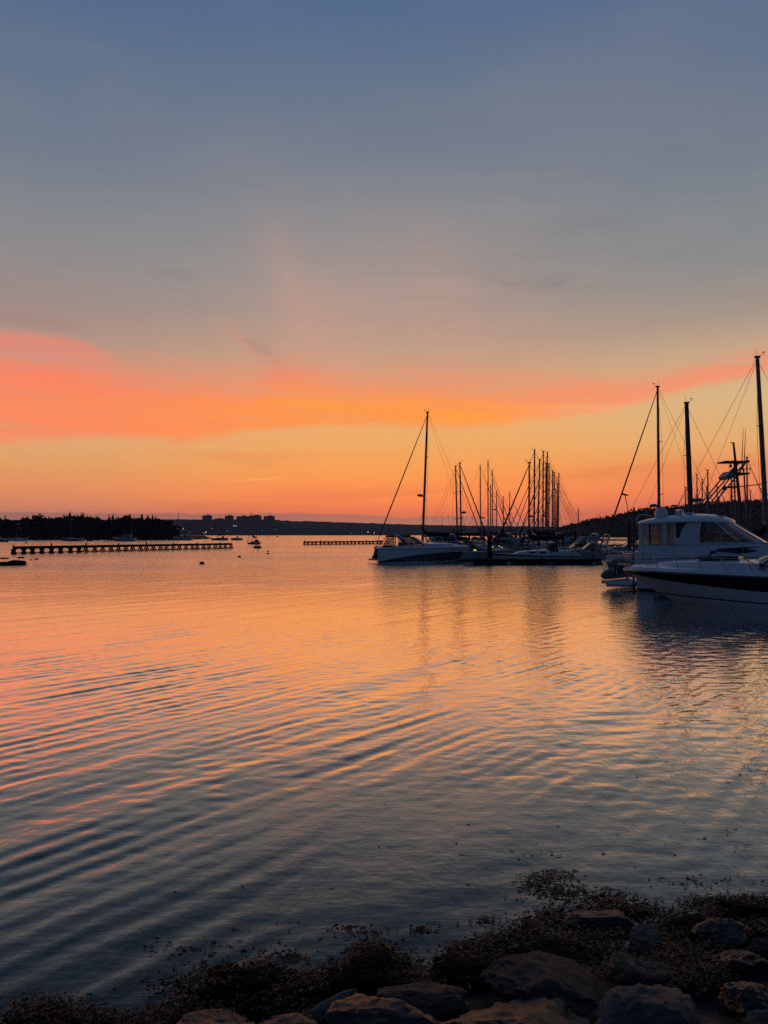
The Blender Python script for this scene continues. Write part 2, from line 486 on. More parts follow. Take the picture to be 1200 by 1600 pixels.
def build_water():
    rs = [1.2]
    while rs[-1] < 3400:
        r = rs[-1]
        if r < 12: st = 0.040
        elif r < 70: st = max(0.040, 0.32 * r * r / 1920.0)
        else: st = r * 0.05
        rs.append(r + st)
    rs = np.array(rs)
    az = np.radians(np.concatenate([np.linspace(-89, -34, 150, endpoint=False), np.linspace(-34, 34, 620, endpoint=False), np.linspace(34, 89, 150)]))
    step = np.gradient(rs)
    RR, AA = np.meshgrid(rs, az, indexing='ij')
    ST = np.repeat(step[:, None], len(az), 1)
    X = RR * np.sin(AA); Y = RR * np.cos(AA)
    Z = np.zeros_like(X)
    rng = np.random.RandomState(11)
    def group(X, Y, seed, L):
        g = np.random.RandomState(seed)
        s = np.zeros_like(X)
        for _ in range(6):
            a = g.uniform(0, 2 * np.pi); l = L * g.uniform(0.7, 1.6)
            s += np.sin((X * np.cos(a) + Y * np.sin(a)) * 2 * np.pi / l + g.uniform(0, 6.28))
        return np.clip(0.62 + s * 0.19, 0.12, 1.3)
    g1 = group(X, Y, 3, 6.0); g2 = group(X, Y, 5, 4.0); g3 = group(X, Y, 8, 2.5)
    # lateral weights: the long crests sweep the left, shorter chop from ahead on the right
    wl = 1.0 / (1.0 + np.exp((X / np.maximum(Y, 1.0) - 0.36) / 0.15))
    def train(n, ddeg, spread, l0, l1, slope, g):
        nonlocal Z
        for _ in range(n):
            l = np.exp(rng.uniform(np.log(l0), np.log(l1)))
            a = np.radians(ddeg + rng.normal(0, spread))
            k = 2 * np.pi / l
            A = slope / k / np.sqrt(n) * 1.414
            fade = np.clip((l / ST - 3.0) / 3.0, 0, 1)
            ph = rng.uniform(0, 6.28)
            q = (X * np.cos(a) + Y * np.sin(a)) * k + ph
            Z += A * fade * g * (np.sin(q) + 0.18 * np.cos(2 * q))
    # crests along azimuth 37 deg right of the view -> travel direction -37 deg below +x
    train(18, -39, 5.0, 0.22, 0.48, 0.056, g1 * (0.40 + 0.60 * wl))
    train(7, -36, 7, 0.6, 2.0, 0.016, g2)
    train(12, -84, 13, 0.20, 0.6, 0.036, g2 * (1.0 - 0.6 * wl))
    train(16, -60, 32, 0.10, 0.26, 0.034, g3)
    train(8, 40, 30, 0.3, 0.9, 0.010, g3)
    calm = np.clip((RR - 3.0) / 5.0, 0.55, 1.0)
    Z *= calm
    n, k = X.shape
    co = np.stack([X, Y, Z], -1).reshape(-1, 3).astype(np.float32)
    i = np.arange(n - 1)[:, None] * k + np.arange(k - 1)[None, :]
    quads = np.stack([i, i + k, i + k + 1, i + 1], -1).reshape(-1, 4)[:, ::-1]
    me = bpy.data.meshes.new('water')
    me.vertices.add(len(co)); me.vertices.foreach_set('co', co.ravel())
    me.loops.add(quads.size); me.loops.foreach_set('vertex_index', quads.ravel().astype(np.int32))
    me.polygons.add(len(quads))
    me.polygons.foreach_set('loop_start', np.arange(0, quads.size, 4, dtype=np.int32))
    me.update(calc_edges=True)
    me.polygons.foreach_set('use_smooth', np.ones(len(quads), dtype=bool))
    me.materials.append(water_material())
    me.update()
    o = bpy.data.objects.new('water', me)
    COL.objects.link(o)
    tag(o, 'rippled harbour water mirroring the sunset sky', 'water', kind='structure')
build_water()
# ------------------------------------------------------------------ land: far ridge, wooded hill, wooded point, shore
from mathutils import noise as mno
def interp(pts, x):
    return float(np.interp(x, [p[0] for p in pts], [p[1] for p in pts]))

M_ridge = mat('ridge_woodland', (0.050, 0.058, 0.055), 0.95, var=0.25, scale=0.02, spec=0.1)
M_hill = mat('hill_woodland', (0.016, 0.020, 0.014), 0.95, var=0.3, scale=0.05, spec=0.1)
M_leaf = mat('spruce_needles', (0.020, 0.028, 0.017), 0.9, var=0.3, scale=0.6, spec=0.1)
M_leaf2 = mat('broad_leaves', (0.024, 0.031, 0.017), 0.9, var=0.3, scale=0.6, spec=0.1)
M_bark = mat('bark', (0.035, 0.028, 0.022), 0.95, spec=0.1)
M_shore = mat('shore_ground', (0.007, 0.006, 0.005), 0.85, var=0.3, scale=5.0, bump=0.6, bscale=24)

def ridge():
    prof = [(-900, 812), (-300, 813), (0, 812.5), (180, 812), (280, 811.5), (430, 812), (455, 814), (500, 815), (560, 817), (640, 819.5), (720, 821),
            (800, 822), (880, 823.5), (1000, 826), (1300, 829), (2000, 831)]
    Yc, Y0 = 2650.0, 2380.0
    rows = [[], [], [], [], []]
    rng = random.Random(4)
    for i in range(900):
        px = -900 + i * 2900 / 899
        zt = H + (HY - interp(prof, px)) / F * Yc
        zt += mno.fractal(Vector((px * 0.11, 1.7, 0)), 0.8, 2.1, 4) * 1.7 + rng.uniform(-0.5, 0.5)
        zt = max(zt, 9.0)
        sh = 16 * mno.noise(Vector((px * 0.02, 5, 0)))
        for r_, (Y, z) in zip(rows, ((Y0 + sh, -1.0), (Y0 + 25 + sh, zt * 0.18), (Y0 + 130, zt * 0.62 + 2 * mno.noise(Vector((px * 0.05, 9, 0)))), (Yc, zt), (Yc + 600, -2.0))):
            r_.append(((px - 600) / F * Yc, Y, z))
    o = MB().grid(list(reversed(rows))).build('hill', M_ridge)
    tag(o, 'long low wooded ridge across the bay behind the far water', 'hill', kind='structure')
ridge()

def spruce_mesh(rng, h, w, tiers=9):
    """trunk and drooping, ragged branch sprays; returns (trunk MB, crown MB)"""
    t = MB().tube([(0, 0, -0.6), (0, 0, h * 0.5), (0, 0, h * 0.97)], [0.16, 0.1, 0.03], 5)
    c = MB()
    for k in range(tiers):
        u = k / tiers
        z = h * (0.10 + 0.86 * u)
        rad = w * (1.0 - u) ** 0.68 + 0.22
        nb = max(5, int(9 * (1 - u)) + 3)
        for b in range(nb):
            a = 2 * math.pi * (b + rng.random()) / nb
            l = rad * rng.uniform(0.55, 1.15)
            dr = rng.uniform(0.15, 0.42) * l
            zz = z + rng.uniform(-0.4, 0.4) * h / tiers
            ca, sa = math.cos(a), math.sin(a)
            wd = 0.30 * l + 0.12
            up = h / tiers * 0.75
            c.add([(0, 0, zz + up), (ca * l * 0.55 - sa * wd, sa * l * 0.55 + ca * wd, zz - dr * 0.4), (ca * l, sa * l, zz - dr),
                   (ca * l * 0.55 + sa * wd, sa * l * 0.55 - ca * wd, zz - dr * 0.4), (ca * l * 0.4, sa * l * 0.4, zz + up * 0.2)],
                  [(0, 1, 4), (4, 1, 2), (4, 2, 3), (0, 4, 3)])
    c.tube([(0, 0, h * 0.9), (0, 0, h)], [0.09, 0.02], 4)
    return t, c
def leafy_mesh(rng, h, w, n=260, base=0.25, s=0.55):
    """forked trunk and a crown of leaf clumps spread through several lobes"""
    t = MB().tube([(0, 0, -0.6), (0.1, 0, h * 0.45), (0, 0.1, h * 0.75)], [0.25, 0.18, 0.06], 6)
    c = MB()
    lobes = []
    for _ in range(9):
        a = rng.uniform(0, 6.28); q = rng.uniform(0.2, 0.72) * w
        lobes.append((math.cos(a) * q, math.sin(a) * q, h * rng.uniform(base + 0.2, 0.86), rng.uniform(0.22, 0.42) * w))
        L = lobes[-1]
        t.tube([(0, 0, h * 0.35), (L[0] * 0.5, L[1] * 0.5, L[2] * 0.8), L[:3]], [0.1, 0.07, 0.03], 4)
    for _ in range(n):
        L = rng.choice(lobes)
        d = Vector((rng.gauss(0, 1), rng.gauss(0, 1), rng.gauss(0, 0.8))).normalized() * L[3] * rng.uniform(0.45, 1.12)
        p = Vector(L[:3]) + Vector((d.x, d.y, d.z * 0.75))
        if p.z > h: p.z = h - rng.random() * 0.4
        u = Vector((rng.gauss(0, 1), rng.gauss(0, 1), rng.gauss(0, 1))).normalized()
        v = u.cross(Vector((rng.gauss(0, 1), rng.gauss(0, 1), rng.gauss(0, 1)))).normalized()
        k = s * rng.uniform(0.6, 1.3)
        c.add([p + u * k, p + v * k * 0.7, p - u * k, p - v * k * 0.7 + u * k * 0.2], [(0, 1, 2, 3)])
    return t, c

def scatter_wood(name, label, spots, M, seed, kinds):
    """one far-off wood that reads as a single mass"""
    rng = random.Random(seed)
    prot = []
    for k in range(7):
        t, c = (spruce_mesh(rng, 10, 2.0, 8) if k < kinds else leafy_mesh(rng, 10, 4.0, 150, 0.2, 0.8))
        o = len(t.v)
        vs = np.array(t.v + c.v); fs = t.f + [tuple(i + o for i in f) for f in c.f]
        prot.append((vs, fs))
    V = []; Fc = []; off = 0
    for (x, y, z, h) in spots:
        vs, fs = prot[rng.randrange(7)]
        a = rng.uniform(0, 6.28); s = h / 10.0; sw = s * rng.uniform(0.85, 1.3)
        q = np.empty_like(vs)
        q[:, 0] = x + (vs[:, 0] * math.cos(a) - vs[:, 1] * math.sin(a)) * sw
        q[:, 1] = y + (vs[:, 0] * math.sin(a) + vs[:, 1] * math.cos(a)) * sw
        q[:, 2] = z + vs[:, 2] * s
        V.append(q)
        Fc += [tuple(i + off for i in f) for f in fs]
        off += len(vs)
    me = bpy.data.meshes.new(name)
    me.from_pydata(np.concatenate(V).tolist(), [], Fc)
    me.materials.append(M)
    o = bpy.data.objects.new(name, me); COL.objects.link(o)
    return tag(o, label, 'wood', kind='stuff')

# --- wooded hill on the right
def right_hill():
    prof = [(820, 838), (850, 826), (870, 822), (900, 815.5), (925, 810), (940, 807.5), (960, 804), (975, 800.5), (1003, 794.5), (1016, 793.5), (1050, 790), (1085, 787),
            (1140, 782), (1200, 780.5), (1260, 778), (1400, 774), (1700, 770), (2200, 775), (2700, 790)]
    Yc, Y0 = 800.0, 660.0
    def top(px): return H + (HY - interp(prof, px)) / F * Yc - 2.6
    xs = np.linspace(818, 2600, 240)
    rows = []
    for f in (-0.02, 0.0, 0.06, 0.25, 0.5, 0.75, 1.0, 1.3, 1.8):
        r_ = []
        for px in xs:
            t = max(0.3, top(px))
            Y = Y0 + (Yc - Y0) * f
            pr = min(1.0, max(0.0, (px - 818) / 30.0))
            z = t * (math.sin(min(1, max(0, f)) * math.pi / 2) ** 0.9 if f <= 1 else 1 - (f - 1) * 0.8) + (1.0 if f > 0 else -1.5)
            z += mno.noise(Vector((px * 0.03, f * 4, 2))) * 1.0 * (f > 0.1)
            r_.append(((px - 600) / F * Yc, Y, z if f > -0.01 else -1.5))
        rows.append(r_)
    o = MB().grid(list(reversed(rows))).build('hill', M_hill, smooth=True)
    tag(o, 'dark hill rising behind the marina at the right', 'hill', kind='structure')
    rng = random.Random(21)
    spots = []
    for _ in range(3200):
        px = rng.uniform(835, 1420)
        f = min(1.05, max(0.05, 1.0 - abs(rng.gauss(0, 0.42)))) if rng.random() < 0.8 else rng.uniform(0.03, 1)
        t = max(0.3, top(px))
        z = t * math.sin(min(1, f) * math.pi / 2) ** 0.9
        h = rng.uniform(2.0, 3.9) * min(1, 0.5 + (px - 835) / 120.0)
        if rng.random() < 0.07: h *= 1.35
        spots.append(((px - 600) / F * Yc, Y0 + (Yc - Y0) * f, z, h))
    scatter_wood('hill_forest', 'dark forest covering the hill behind the marina', spots, M_hill, 5, 5)
right_hill()

# --- wooded point on the left
WP = [(-900, 806), (-300, 806), (-60, 807), (0, 808), (12, 809), (22, 811), (34, 807), (45, 806), (80, 806.5), (95, 805), (103, 804), (118, 804), (126, 803), (136, 804.5),
      (150, 805), (162, 805), (175, 804.5), (185, 806), (200, 806), (214, 806), (226, 808), (240, 807), (250, 809), (260, 811), (268, 813), (275, 818), (281, 828)]
def left_point():
    m = MB()
    rows = []
    xs = np.linspace(-900, 284, 160)
    for f, zz in ((-0.05, -1.0), (0.0, 0.2), (0.04, 1.0), (0.3, 1.7), (0.8, 1.9), (1.2, -1.0)):
        r_ = []
        for px in xs:
            e = min(1.0, max(0.0, (283 - px) / 14.0))
            Y = 352 + 80 * f * (0.15 + 0.85 * e) + 3 * mno.noise(Vector((px * 0.06, f, 0)))
            r_.append(((px - 600) / F * 352, Y, zz * (0.3 + 0.7 * e) if zz > 0 else zz))
        rows.append(r_)
    m.grid(list(reversed(rows)))
    tag(m.build('point_of_land', M_shore, smooth=True), 'low dark point of land under the left wood', 'shore', kind='structure')
    rng = random.Random(8)
    spots = []
    for _ in range(620):
        px = rng.uniform(-420, 281)
        Y = 354 + rng.random() ** 0.8 * 55
        if px > 268: Y = 354 + rng.random() * 8
        zt = H + (HY - interp(WP, px)) / F * Y
        h = zt + 0.1 - abs(rng.gauss(0, 1.4)) - (rng.random() < 0.3) * 1.5 - 0.6 + (rng.random() < 0.07) * 1.7
        if h < 1.2: continue
        spots.append(((px - 600) / F * Y, Y, 0.8, h))
    for i in range(260):     # low skirt along the water's edge
        px = rng.uniform(-420, 281)
        spots.append(((px - 600) / F * 353.5, 353.5 + rng.random(), 0.3, rng.uniform(1.8, 4.5) * (1 if px < 272 else 0.6)))
    scatter_wood('wood', 'dark mixed wood massed on the left point of land', spots, M_leaf, 3, 5)
    # the trees whose own outline stands out
    def tree(kind, px, py, label, w, Y=362, **kw):
        rng2 = random.Random(int(px * 7))
        h = H + (HY - py) / F * Y - 0.8
        r_ = thing('spruce_tree' if kind == 's' else 'broadleaf_tree', label, 'tree', ((px - 600) / F * Y, Y, 0.8), 0, 'trees standing out above the left wood')
        t, c = spruce_mesh(rng2, h, w, 11) if kind == 's' else leafy_mesh(rng2, h, w, **kw)
        t.build('trunk', M_bark, r_); c.build('crown', M_leaf if kind == 's' else M_leaf2, r_)
    tree('b', 62, 799.5, 'broad flat-topped tree, the widest crown standing above the left wood', 4.4, n=620, base=0.3, s=0.5)
    tree('s', 127.5, 798.8, 'tallest pointed spruce above the left wood, right of the tallest moored mast', 2.0)
    tree('s', 99.5, 802.5, 'pointed spruce just left of the tallest moored mast above the wood', 1.7)
    tree('s', 121, 802, 'slim spruce touching the left side of the tallest spruce', 1.5)
    tree('b', 191, 804, 'rounded broadleaf crown bulging out of the wood left of the far moored mast', 3.0, n=380, base=0.3, s=0.5)
    tree('b', 214, 804.3, 'rounded broadleaf crown right behind the moored sloop beside the motor yacht', 3.2, n=380, base=0.3, s=0.5)
    tree('s', 170.5, 802, 'spruce with a sharp tip between the tallest spruce and the rounded crowns', 1.7)
    tree('s', 177, 801.8, 'twin-tip spruce just left of the rounded crowns', 1.5)
    tree('s', 243, 804.4, 'last tall spruce near the right end of the wood', 1.8)
    tree('s', 230, 804.8, 'spruce standing left of the last tall spruce of the wood', 1.6)
    tree('s', 8, 804.5, 'spruce at the left edge of the view above the wood', 1.9)
    tree('b', 36, 806.5, 'small rounded tree left of the widest crown of the wood', 2.6, n=260, base=0.25, s=0.5)
left_point()

# --- the shore we stand on (one sheet under the water and away behind the camera)
def shore():
    ys = sorted(set(list(np.arange(-6, 9.01, 0.13)) + [-3400, -1500, -500, -150, -60, -25, -12] + [10, 14, 20, 40, 90, 300, 1000, 2500, 3450]))
    xs = sorted(set(list(np.arange(-7, 8.01, 0.14)) + [-3450, -2500, -900, -300, -100, -40, -15, 16, 40, 100, 300, 900, 2500, 3450]))
    rows = []
    for y in ys:
        r_ = []
        for x in xs:
            d = (4.08 + 0.36 * max(-6, min(8, x))) - y
            z = 0.22 * d if d > 0 else 0.34 * d
            z = max(-1.6, min(0.95, z))
            if -8 < y < 10 and abs(x) < 9:
                z += 0.07 * mno.fractal(Vector((x * 2.1, y * 2.1, 0)), 0.8, 2.0, 4)
                if x > 2.8 and d > 0.1: z += 0.16 * abs(mno.fractal(Vector((x * 3.4, y * 3.4, 7)), 0.6, 2.1, 4)) * min(1, x - 2.8)
            r_.append((x, y, z))
        rows.append(r_)
    o = MB().grid(rows).build('shore', M_shore, smooth=True)
    tag(o, 'dark wet shore under the rocks and seaweed', 'ground', kind='structure')
shore()
# ------------------------------------------------------------------ far town, lamps, breakwaters, buoys
M_conc = mat('far_concrete', (0.085, 0.085, 0.095), 0.9, var=0.15, scale=0.2)
M_conc2 = mat('far_brick', (0.075, 0.066, 0.066), 0.9, var=0.15, scale=0.2)
M_win = mat('far_glazing', (0.03, 0.035, 0.045), 0.2)
M_lamp = mat('lamp_glow', (1, 0.8, 0.55), 0.4, emit=(1.0, 0.72, 0.42), estr=3.0)
M_lampw = mat('lamp_glow_white', (1, 0.95, 0.9), 0.4, emit=(1.0, 0.90, 0.78), estr=3.0)
M_steel = mat('dark_steel', (0.06, 0.06, 0.065), 0.55, 0.4)
def tower(px0, px1, py, label, Y=2600, roof=2.5, m=None, base_py=836, nb=6, hut=0.4):
    x0, x1 = (px0 - 600) / F * Y, (px1 - 600) / F * Y
    zt = H + (HY - py) / F * Y; zb = H + (HY - base_py) / F * Y - 3
    w = x1 - x0
    r_ = thing('apartment_block', label, 'building', ((x0 + x1) / 2, Y, zb), 0, 'apartment blocks on the far ridge')
    h = zt - zb
    wl = MB().box((0, 0, h / 2), (w, 18, h)).build('wall', m or M_conc, r_)
    MB().box((w * 0.1, 0, h + roof / 2), (w * hut, 9, roof)).build('roof_hut', M_conc, r_)
    n = max(3, int(h / 3.2))
    for k in range(n):     # one glazed storey strip per floor
        MB().box((0, -9.05, 1.6 + k * (h - 1) / n), (w * 0.86, 0.3, 1.3)).build('window_band', M_win, wl)
    return r_
tower(317, 330.5, 805.5, 'narrow apartment tower standing alone at the left of the far town')
tower(336, 350, 810.2, 'low pitched block with a small spire, right of the lone apartment tower', roof=1.5, m=M_conc2)
tower(352, 364.5, 805.8, 'square apartment tower right of the spired block on the far ridge')
tower(370, 389.5, 806.6, 'wide apartment slab joined to the tallest slab of the far town', m=M_conc2, hut=0.25)
tower(389.8, 408, 805.4, 'apartment slab under the radio mast on the far ridge', Y=2608)
tower(412.5, 429, 806.4, 'last wide apartment slab at the right end of the far town')
tower(290, 312, 816, 'long low grey block left of the lone apartment tower', roof=1.0, Y=2370, base_py=832)
tower(300, 316, 812.5, 'low flat block on the slope under the lone apartment tower', roof=1.0, Y=2450, m=M_conc2, base_py=830)
tower(331, 352, 819, 'low row of flats on the slope below the spired block', roof=1.0, Y=2372, base_py=832)
tower(365, 392, 819, 'long low row of flats on the slope below the wide slab', roof=1.0, Y=2374, m=M_conc2, base_py=832)
def pole_mast(px, py, py0, label, Y, r=1.0):
    z0, z1 = H + (HY - py0) / F * Y, H + (HY - py) / F * Y
    r_ = thing('radio_mast', label, 'mast', ((px - 600) / F * Y, Y, z0))
    MB().tube([(0, 0, 0), (0, 0, z1 - z0)], [r, r * 0.5], 6).build('shaft', M_steel, r_)
    m = MB()
    for k in (0.55, 0.8): m.box((0, 0, (z1 - z0) * k), (2.6 * r, 2.6 * r, r * 0.8))
    m.build('antenna_ring', M_steel, r_)
pole_mast(279, 799.5, 814, 'thin pole on the skyline just right of the wood', 2640, 0.9)
pole_mast(392.8, 798.5, 807, 'short radio mast on the roof of the tallest apartment slab', 2606, 1.1)
pole_mast(342, 804.5, 811, 'thin spire on the low pitched block of the far town', 2600, 0.7)
far_lamps = [(365.5, 821.5, 'pair of bright lamps in the far town, left one'), (369, 822, 'pair of bright lamps in the far town, right one'),
             (322, 831.5, 'bright lamp near the water under the lone apartment tower'), (319, 833, 'lamp at the waterline just left of the brightest town lamp'),
             (286.5, 826.3, 'lamp at the left end of the far town beside the wood'), (278, 825.5, 'dim lamp touching the right edge of the wood'),
             (575, 831.3, 'bright lamp on the far shore left of the white motor cruiser'), (584.5, 832.6, 'lamp right of the bright lamp on the far shore'),
             (565, 832.6, 'dim lamp left of the bright lamp on the far shore'), (297, 831, 'dim lamp low on the town slope right of the wood'),
             (355, 830, 'dim lamp on the shore below the spired block'), (410, 829, 'dim lamp on the shore below the last slab'),
             (548, 833, 'faint lamp at the water left of three far lamps'), (331, 826, 'small lamp on the slope below the spired block'),
             (386, 826.5, 'small lamp on the slope below the wide slab'), (430, 827.5, 'small lamp on the slope right of the last slab')]
for i, (px, py, lb) in enumerate(far_lamps):
    Y = 2345.0
    z = H + (HY - py) / F * Y
    r_ = thing('street_lamp', lb, 'street lamp', ((px - 600) / F * Y, Y, max(0.0, z - 9)), 0, 'lamps lit on the far shore')
    MB().tube([(0, 0, 0), (0, 0, min(z, 9) - 0.4)], 0.25, 5).build('pole', M_steel, r_)
    rr = (1.5, 1.25, 1.7, 1.2, 1.2, 0.8, 1.5, 1.2, 0.7, 0.7, 0.6, 0.6, 0.5, 0.7, 0.7, 0.6)[i]
    MB().ball((0, 0, min(z, 9)), rr * 0.62, 8, 6).build('lamp_head', M_lamp if i % 3 else M_lampw, r_, True)

M_timber = mat('wet_timber', (0.018, 0.015, 0.013), 0.8, var=0.3, scale=2.0, spec=0.3)
M_timber2 = mat('timber_deck', (0.05, 0.045, 0.042), 0.85, var=0.3, scale=2.0, stretch=(1, 6, 1))
def breakwater(px0, py0, px1, py1, label, n, h, solid=0, bw=0.40, beam=0.30):
    a, b = G(px0, py0), G(px1, py1)
    d = b - a; L = d.length
    r_ = thing('breakwater', label, 'breakwater', a, math.atan2(d.y, d.x))
    tb = MB().box((L / 2, 0, h - beam / 2), (L, bw, beam)).build('top_beam', M_timber, r_)
    MB().box((L / 2, 0, h + 0.03), (L, bw * 0.8, 0.06)).build('walkway', M_timber2, r_)
    MB().tube([(0, -bw / 2, 0.12), (L, -bw / 2, 0.12)], 0.07, 5).build('lower_rail', M_timber, r_)
    s = L / n
    jr = random.Random(n)
    for k in range(n + 1):
        x = k * s + jr.uniform(-.12, .12) * s
        q = MB()
        if k < solid:
            q.prism([(x - 0.34, h - beam), (x + 0.34, h - beam), (x + 0.14, h * 0.42), (x + 0.42, -0.1), (x + 0.45, -0.3), (x - 0.45, -0.3), (x - 0.42, -0.1), (x - 0.14, h * 0.42)], bw)
            q.build('crib_pier', M_timber, r_)
        else:
            for sy in (-bw / 2, bw / 2):
                q.tube([(x - jr.uniform(.34, .48) * s, sy, -0.3), (x + 0.10 * s, sy, h - beam * 0.6)], 0.085, 5)
                q.tube([(x + jr.uniform(.28, .42) * s, sy, -0.3), (x - 0.12 * s, sy, h - beam * 0.6)], 0.085, 5)
            q.build('raking_piles', M_timber, r_)
        if k % 4 == 0:
            MB().tube([(x, 0, h - 0.1), (x + jr.uniform(-.05, .05), 0, h + jr.uniform(.2, .42))], 0.10, 6).build('bollard', M_timber, tb)
    return r_
breakwater(21, 865.5, 361, 857.0, 'long dark timber breakwater on crossed piles at the left', 30, 0.92, 8)
breakwater(475, 851.3, 606, 850.0, 'short dark timber breakwater left of the white motor cruiser', 22, 0.78, 0, 0.45, 0.30)

M_red = mat('buoy_red', (0.22, 0.03, 0.02), 0.5)
M_buoyw = mat('buoy_white', (0.35, 0.33, 0.32), 0.5)
M_dkrub = mat('black_rubber', (0.018, 0.018, 0.02), 0.6)
def nav_buoy(px, py):
    p = G(px, py)
    r_ = thing('navigation_buoy', 'red conical navigation buoy with a cage top off the end of the breakwater', 'buoy', p)
    MB().grid([[(math.cos(t) * q, math.sin(t) * q, z) for t in np.linspace(0, 6.283, 13)[:-1]] for q, z in ((0.6, -0.3), (0.75, 0.0), (0.75, 0.28), (0.4, 0.42))], True).build('float', M_red, r_, 40)
    m = MB()
    for k in range(4):
        a = k * math.pi / 2 + 0.4
        m.tube([(0.38 * math.cos(a), 0.38 * math.sin(a), 0.4), (0.12 * math.cos(a), 0.12 * math.sin(a), 1.25)], 0.05, 5)
    m.build('cage', M_red, r_)
    MB().ball((0, 0, 1.35), 0.16, 8, 6, (1, 1, 1.3)).build('lantern', M_dkrub, r_, True)
nav_buoy(402.5, 856.5)
for px, py, s, lb in ((374, 870.5, 0.26, 'round mooring buoy floating midway between breakwater and rocks'), (315.5, 881, 0.30, 'mooring buoy floating nearest the camera on the left water'),
                      (418.7, 865.5, 0.24, 'lower of two mooring buoys right of the red buoy'), (418.5, 861.8, 0.24, 'upper of two mooring buoys right of the red buoy'),
                      (41, 848.6, 0.5, 'mooring buoy under the left moored sloop'), (163, 847.2, 0.5, 'mooring buoy between the tall sloop and the motor yacht'),
                      (417.5, 839.3, 1.1, 'far buoy on the open water right of the small sloop'), (433.3, 839.0, 1.4, 'farthest buoy on the open water before the ridge'),
                      (168.5, 847.0, 0.4, 'small buoy left of the white motor yacht'), (320, 844.2, 0.4, 'small buoy left of the dark moored ketch')):
    s *= .62
    r_ = thing('mooring_buoy', lb, 'buoy', G(px, py), 0, 'mooring buoys on the left water')
    MB().ball((0, 0, s * 0.25), s, 12, 8, (1.25, 1.25, 0.8)).build('float', M_dkrub if s < 0.28 else M_red, r_, True)
    MB().tube([(0, 0, s * 0.8), (0, 0, s * 1.35)], s * 0.12, 6).build('ring_post', M_steel, r_)
# ------------------------------------------------------------------ boats
M_gel = mat('white_gelcoat', (0.72, 0.76, 0.80), 0.25, var=0.02, scale=1.0, spec=0.5)
M_gel2 = mat('cream_gelcoat', (0.48, 0.48, 0.47), 0.35, var=0.04, scale=1.0)
M_gelgrey = mat('grey_gelcoat', (0.40, 0.42, 0.45), 0.4, var=0.08, scale=1.5)  # darker, greyer version of the white gelcoat, for the smaller motor boats
M_navy = mat('navy_gelcoat', (0.018, 0.022, 0.035), 0.2, spec=0.5)
M_black = mat('black_stripe', (0.007, 0.007, 0.010), 0.3, spec=0.25)
M_grey = mat('grey_hull', (0.22, 0.24, 0.27), 0.4)
M_deck = mat('deck_nonskid', (0.55, 0.55, 0.55), 0.7, var=0.06, scale=8)
M_alu = mat('mast_aluminium', (0.20, 0.20, 0.21), 0.45, 0.6)
M_wire = mat('rigging_wire', (0.10, 0.10, 0.105), 0.5, 0.5)
M_jib = mat('furled_sail_cloth', (0.06, 0.06, 0.075), 0.85)
M_cover = mat('dark_canvas', (0.016, 0.017, 0.026), 0.9)
M_cover2 = mat('blue_canvas', (0.02, 0.03, 0.075), 0.9)
M_cover3 = mat('pale_canvas', (0.34, 0.34, 0.35), 0.85)
M_ss = mat('stainless_rail', (0.55, 0.56, 0.58), 0.2, 1.0)
M_boot = mat('boot_top', (0.02, 0.03, 0.06), 0.5)
M_wood = mat('varnished_wood', (0.07, 0.035, 0.018), 0.4)
M_tube = mat('inflatable_fabric', (0.17, 0.17, 0.18), 0.65)
M_seat = mat('cockpit_vinyl', (0.30, 0.29, 0.28), 0.6)
M_dark = mat('dark_interior', (0.02, 0.02, 0.024), 0.7)
M_teak = mat('teak', (0.11, 0.075, 0.05), 0.7)
def glass(name, tint, gl, scat=0.0):
    m = bpy.data.materials.new(name); m.use_nodes = True
    t = NT(m.node_tree); m.node_tree.nodes.clear()
    tr = t.n('ShaderNodeBsdfTransparent'); tr.inputs[0].default_value = tint + (1,)
    g = t.n('ShaderNodeBsdfGlossy'); g.inputs['Roughness'].default_value = 0.03
    fr = t.n('ShaderNodeFresnel'); fr.inputs[0].default_value = 1.5
    mx = t.n('ShaderNodeMixShader')
    t.link(t.math('ADD', fr.outputs[0], gl, clamp=True), mx.inputs[0])
    tl = t.n('ShaderNodeBsdfTranslucent'); tl.inputs[0].default_value = (.8, .74, .70, 1)
    m2 = t.n('ShaderNodeMixShader'); m2.inputs[0].default_value = scat
    t.link(tr.outputs[0], m2.inputs[1]); t.link(tl.outputs[0], m2.inputs[2])
    t.link(m2.outputs[0], mx.inputs[1]); t.link(g.outputs[0], mx.inputs[2])
    o = t.n('ShaderNodeOutputMaterial'); t.link(mx.outputs[0], o.inputs[0])
    return m
M_glass = glass('clear_vinyl_window', (0.84, 0.80, 0.78), 0.05, 0.40)
M_tint = glass('tinted_windshield', (0.30, 0.33, 0.34), 0.06)
M_port = mat('dark_port_glass', (0.01, 0.011, 0.014), 0.08, spec=0.5)

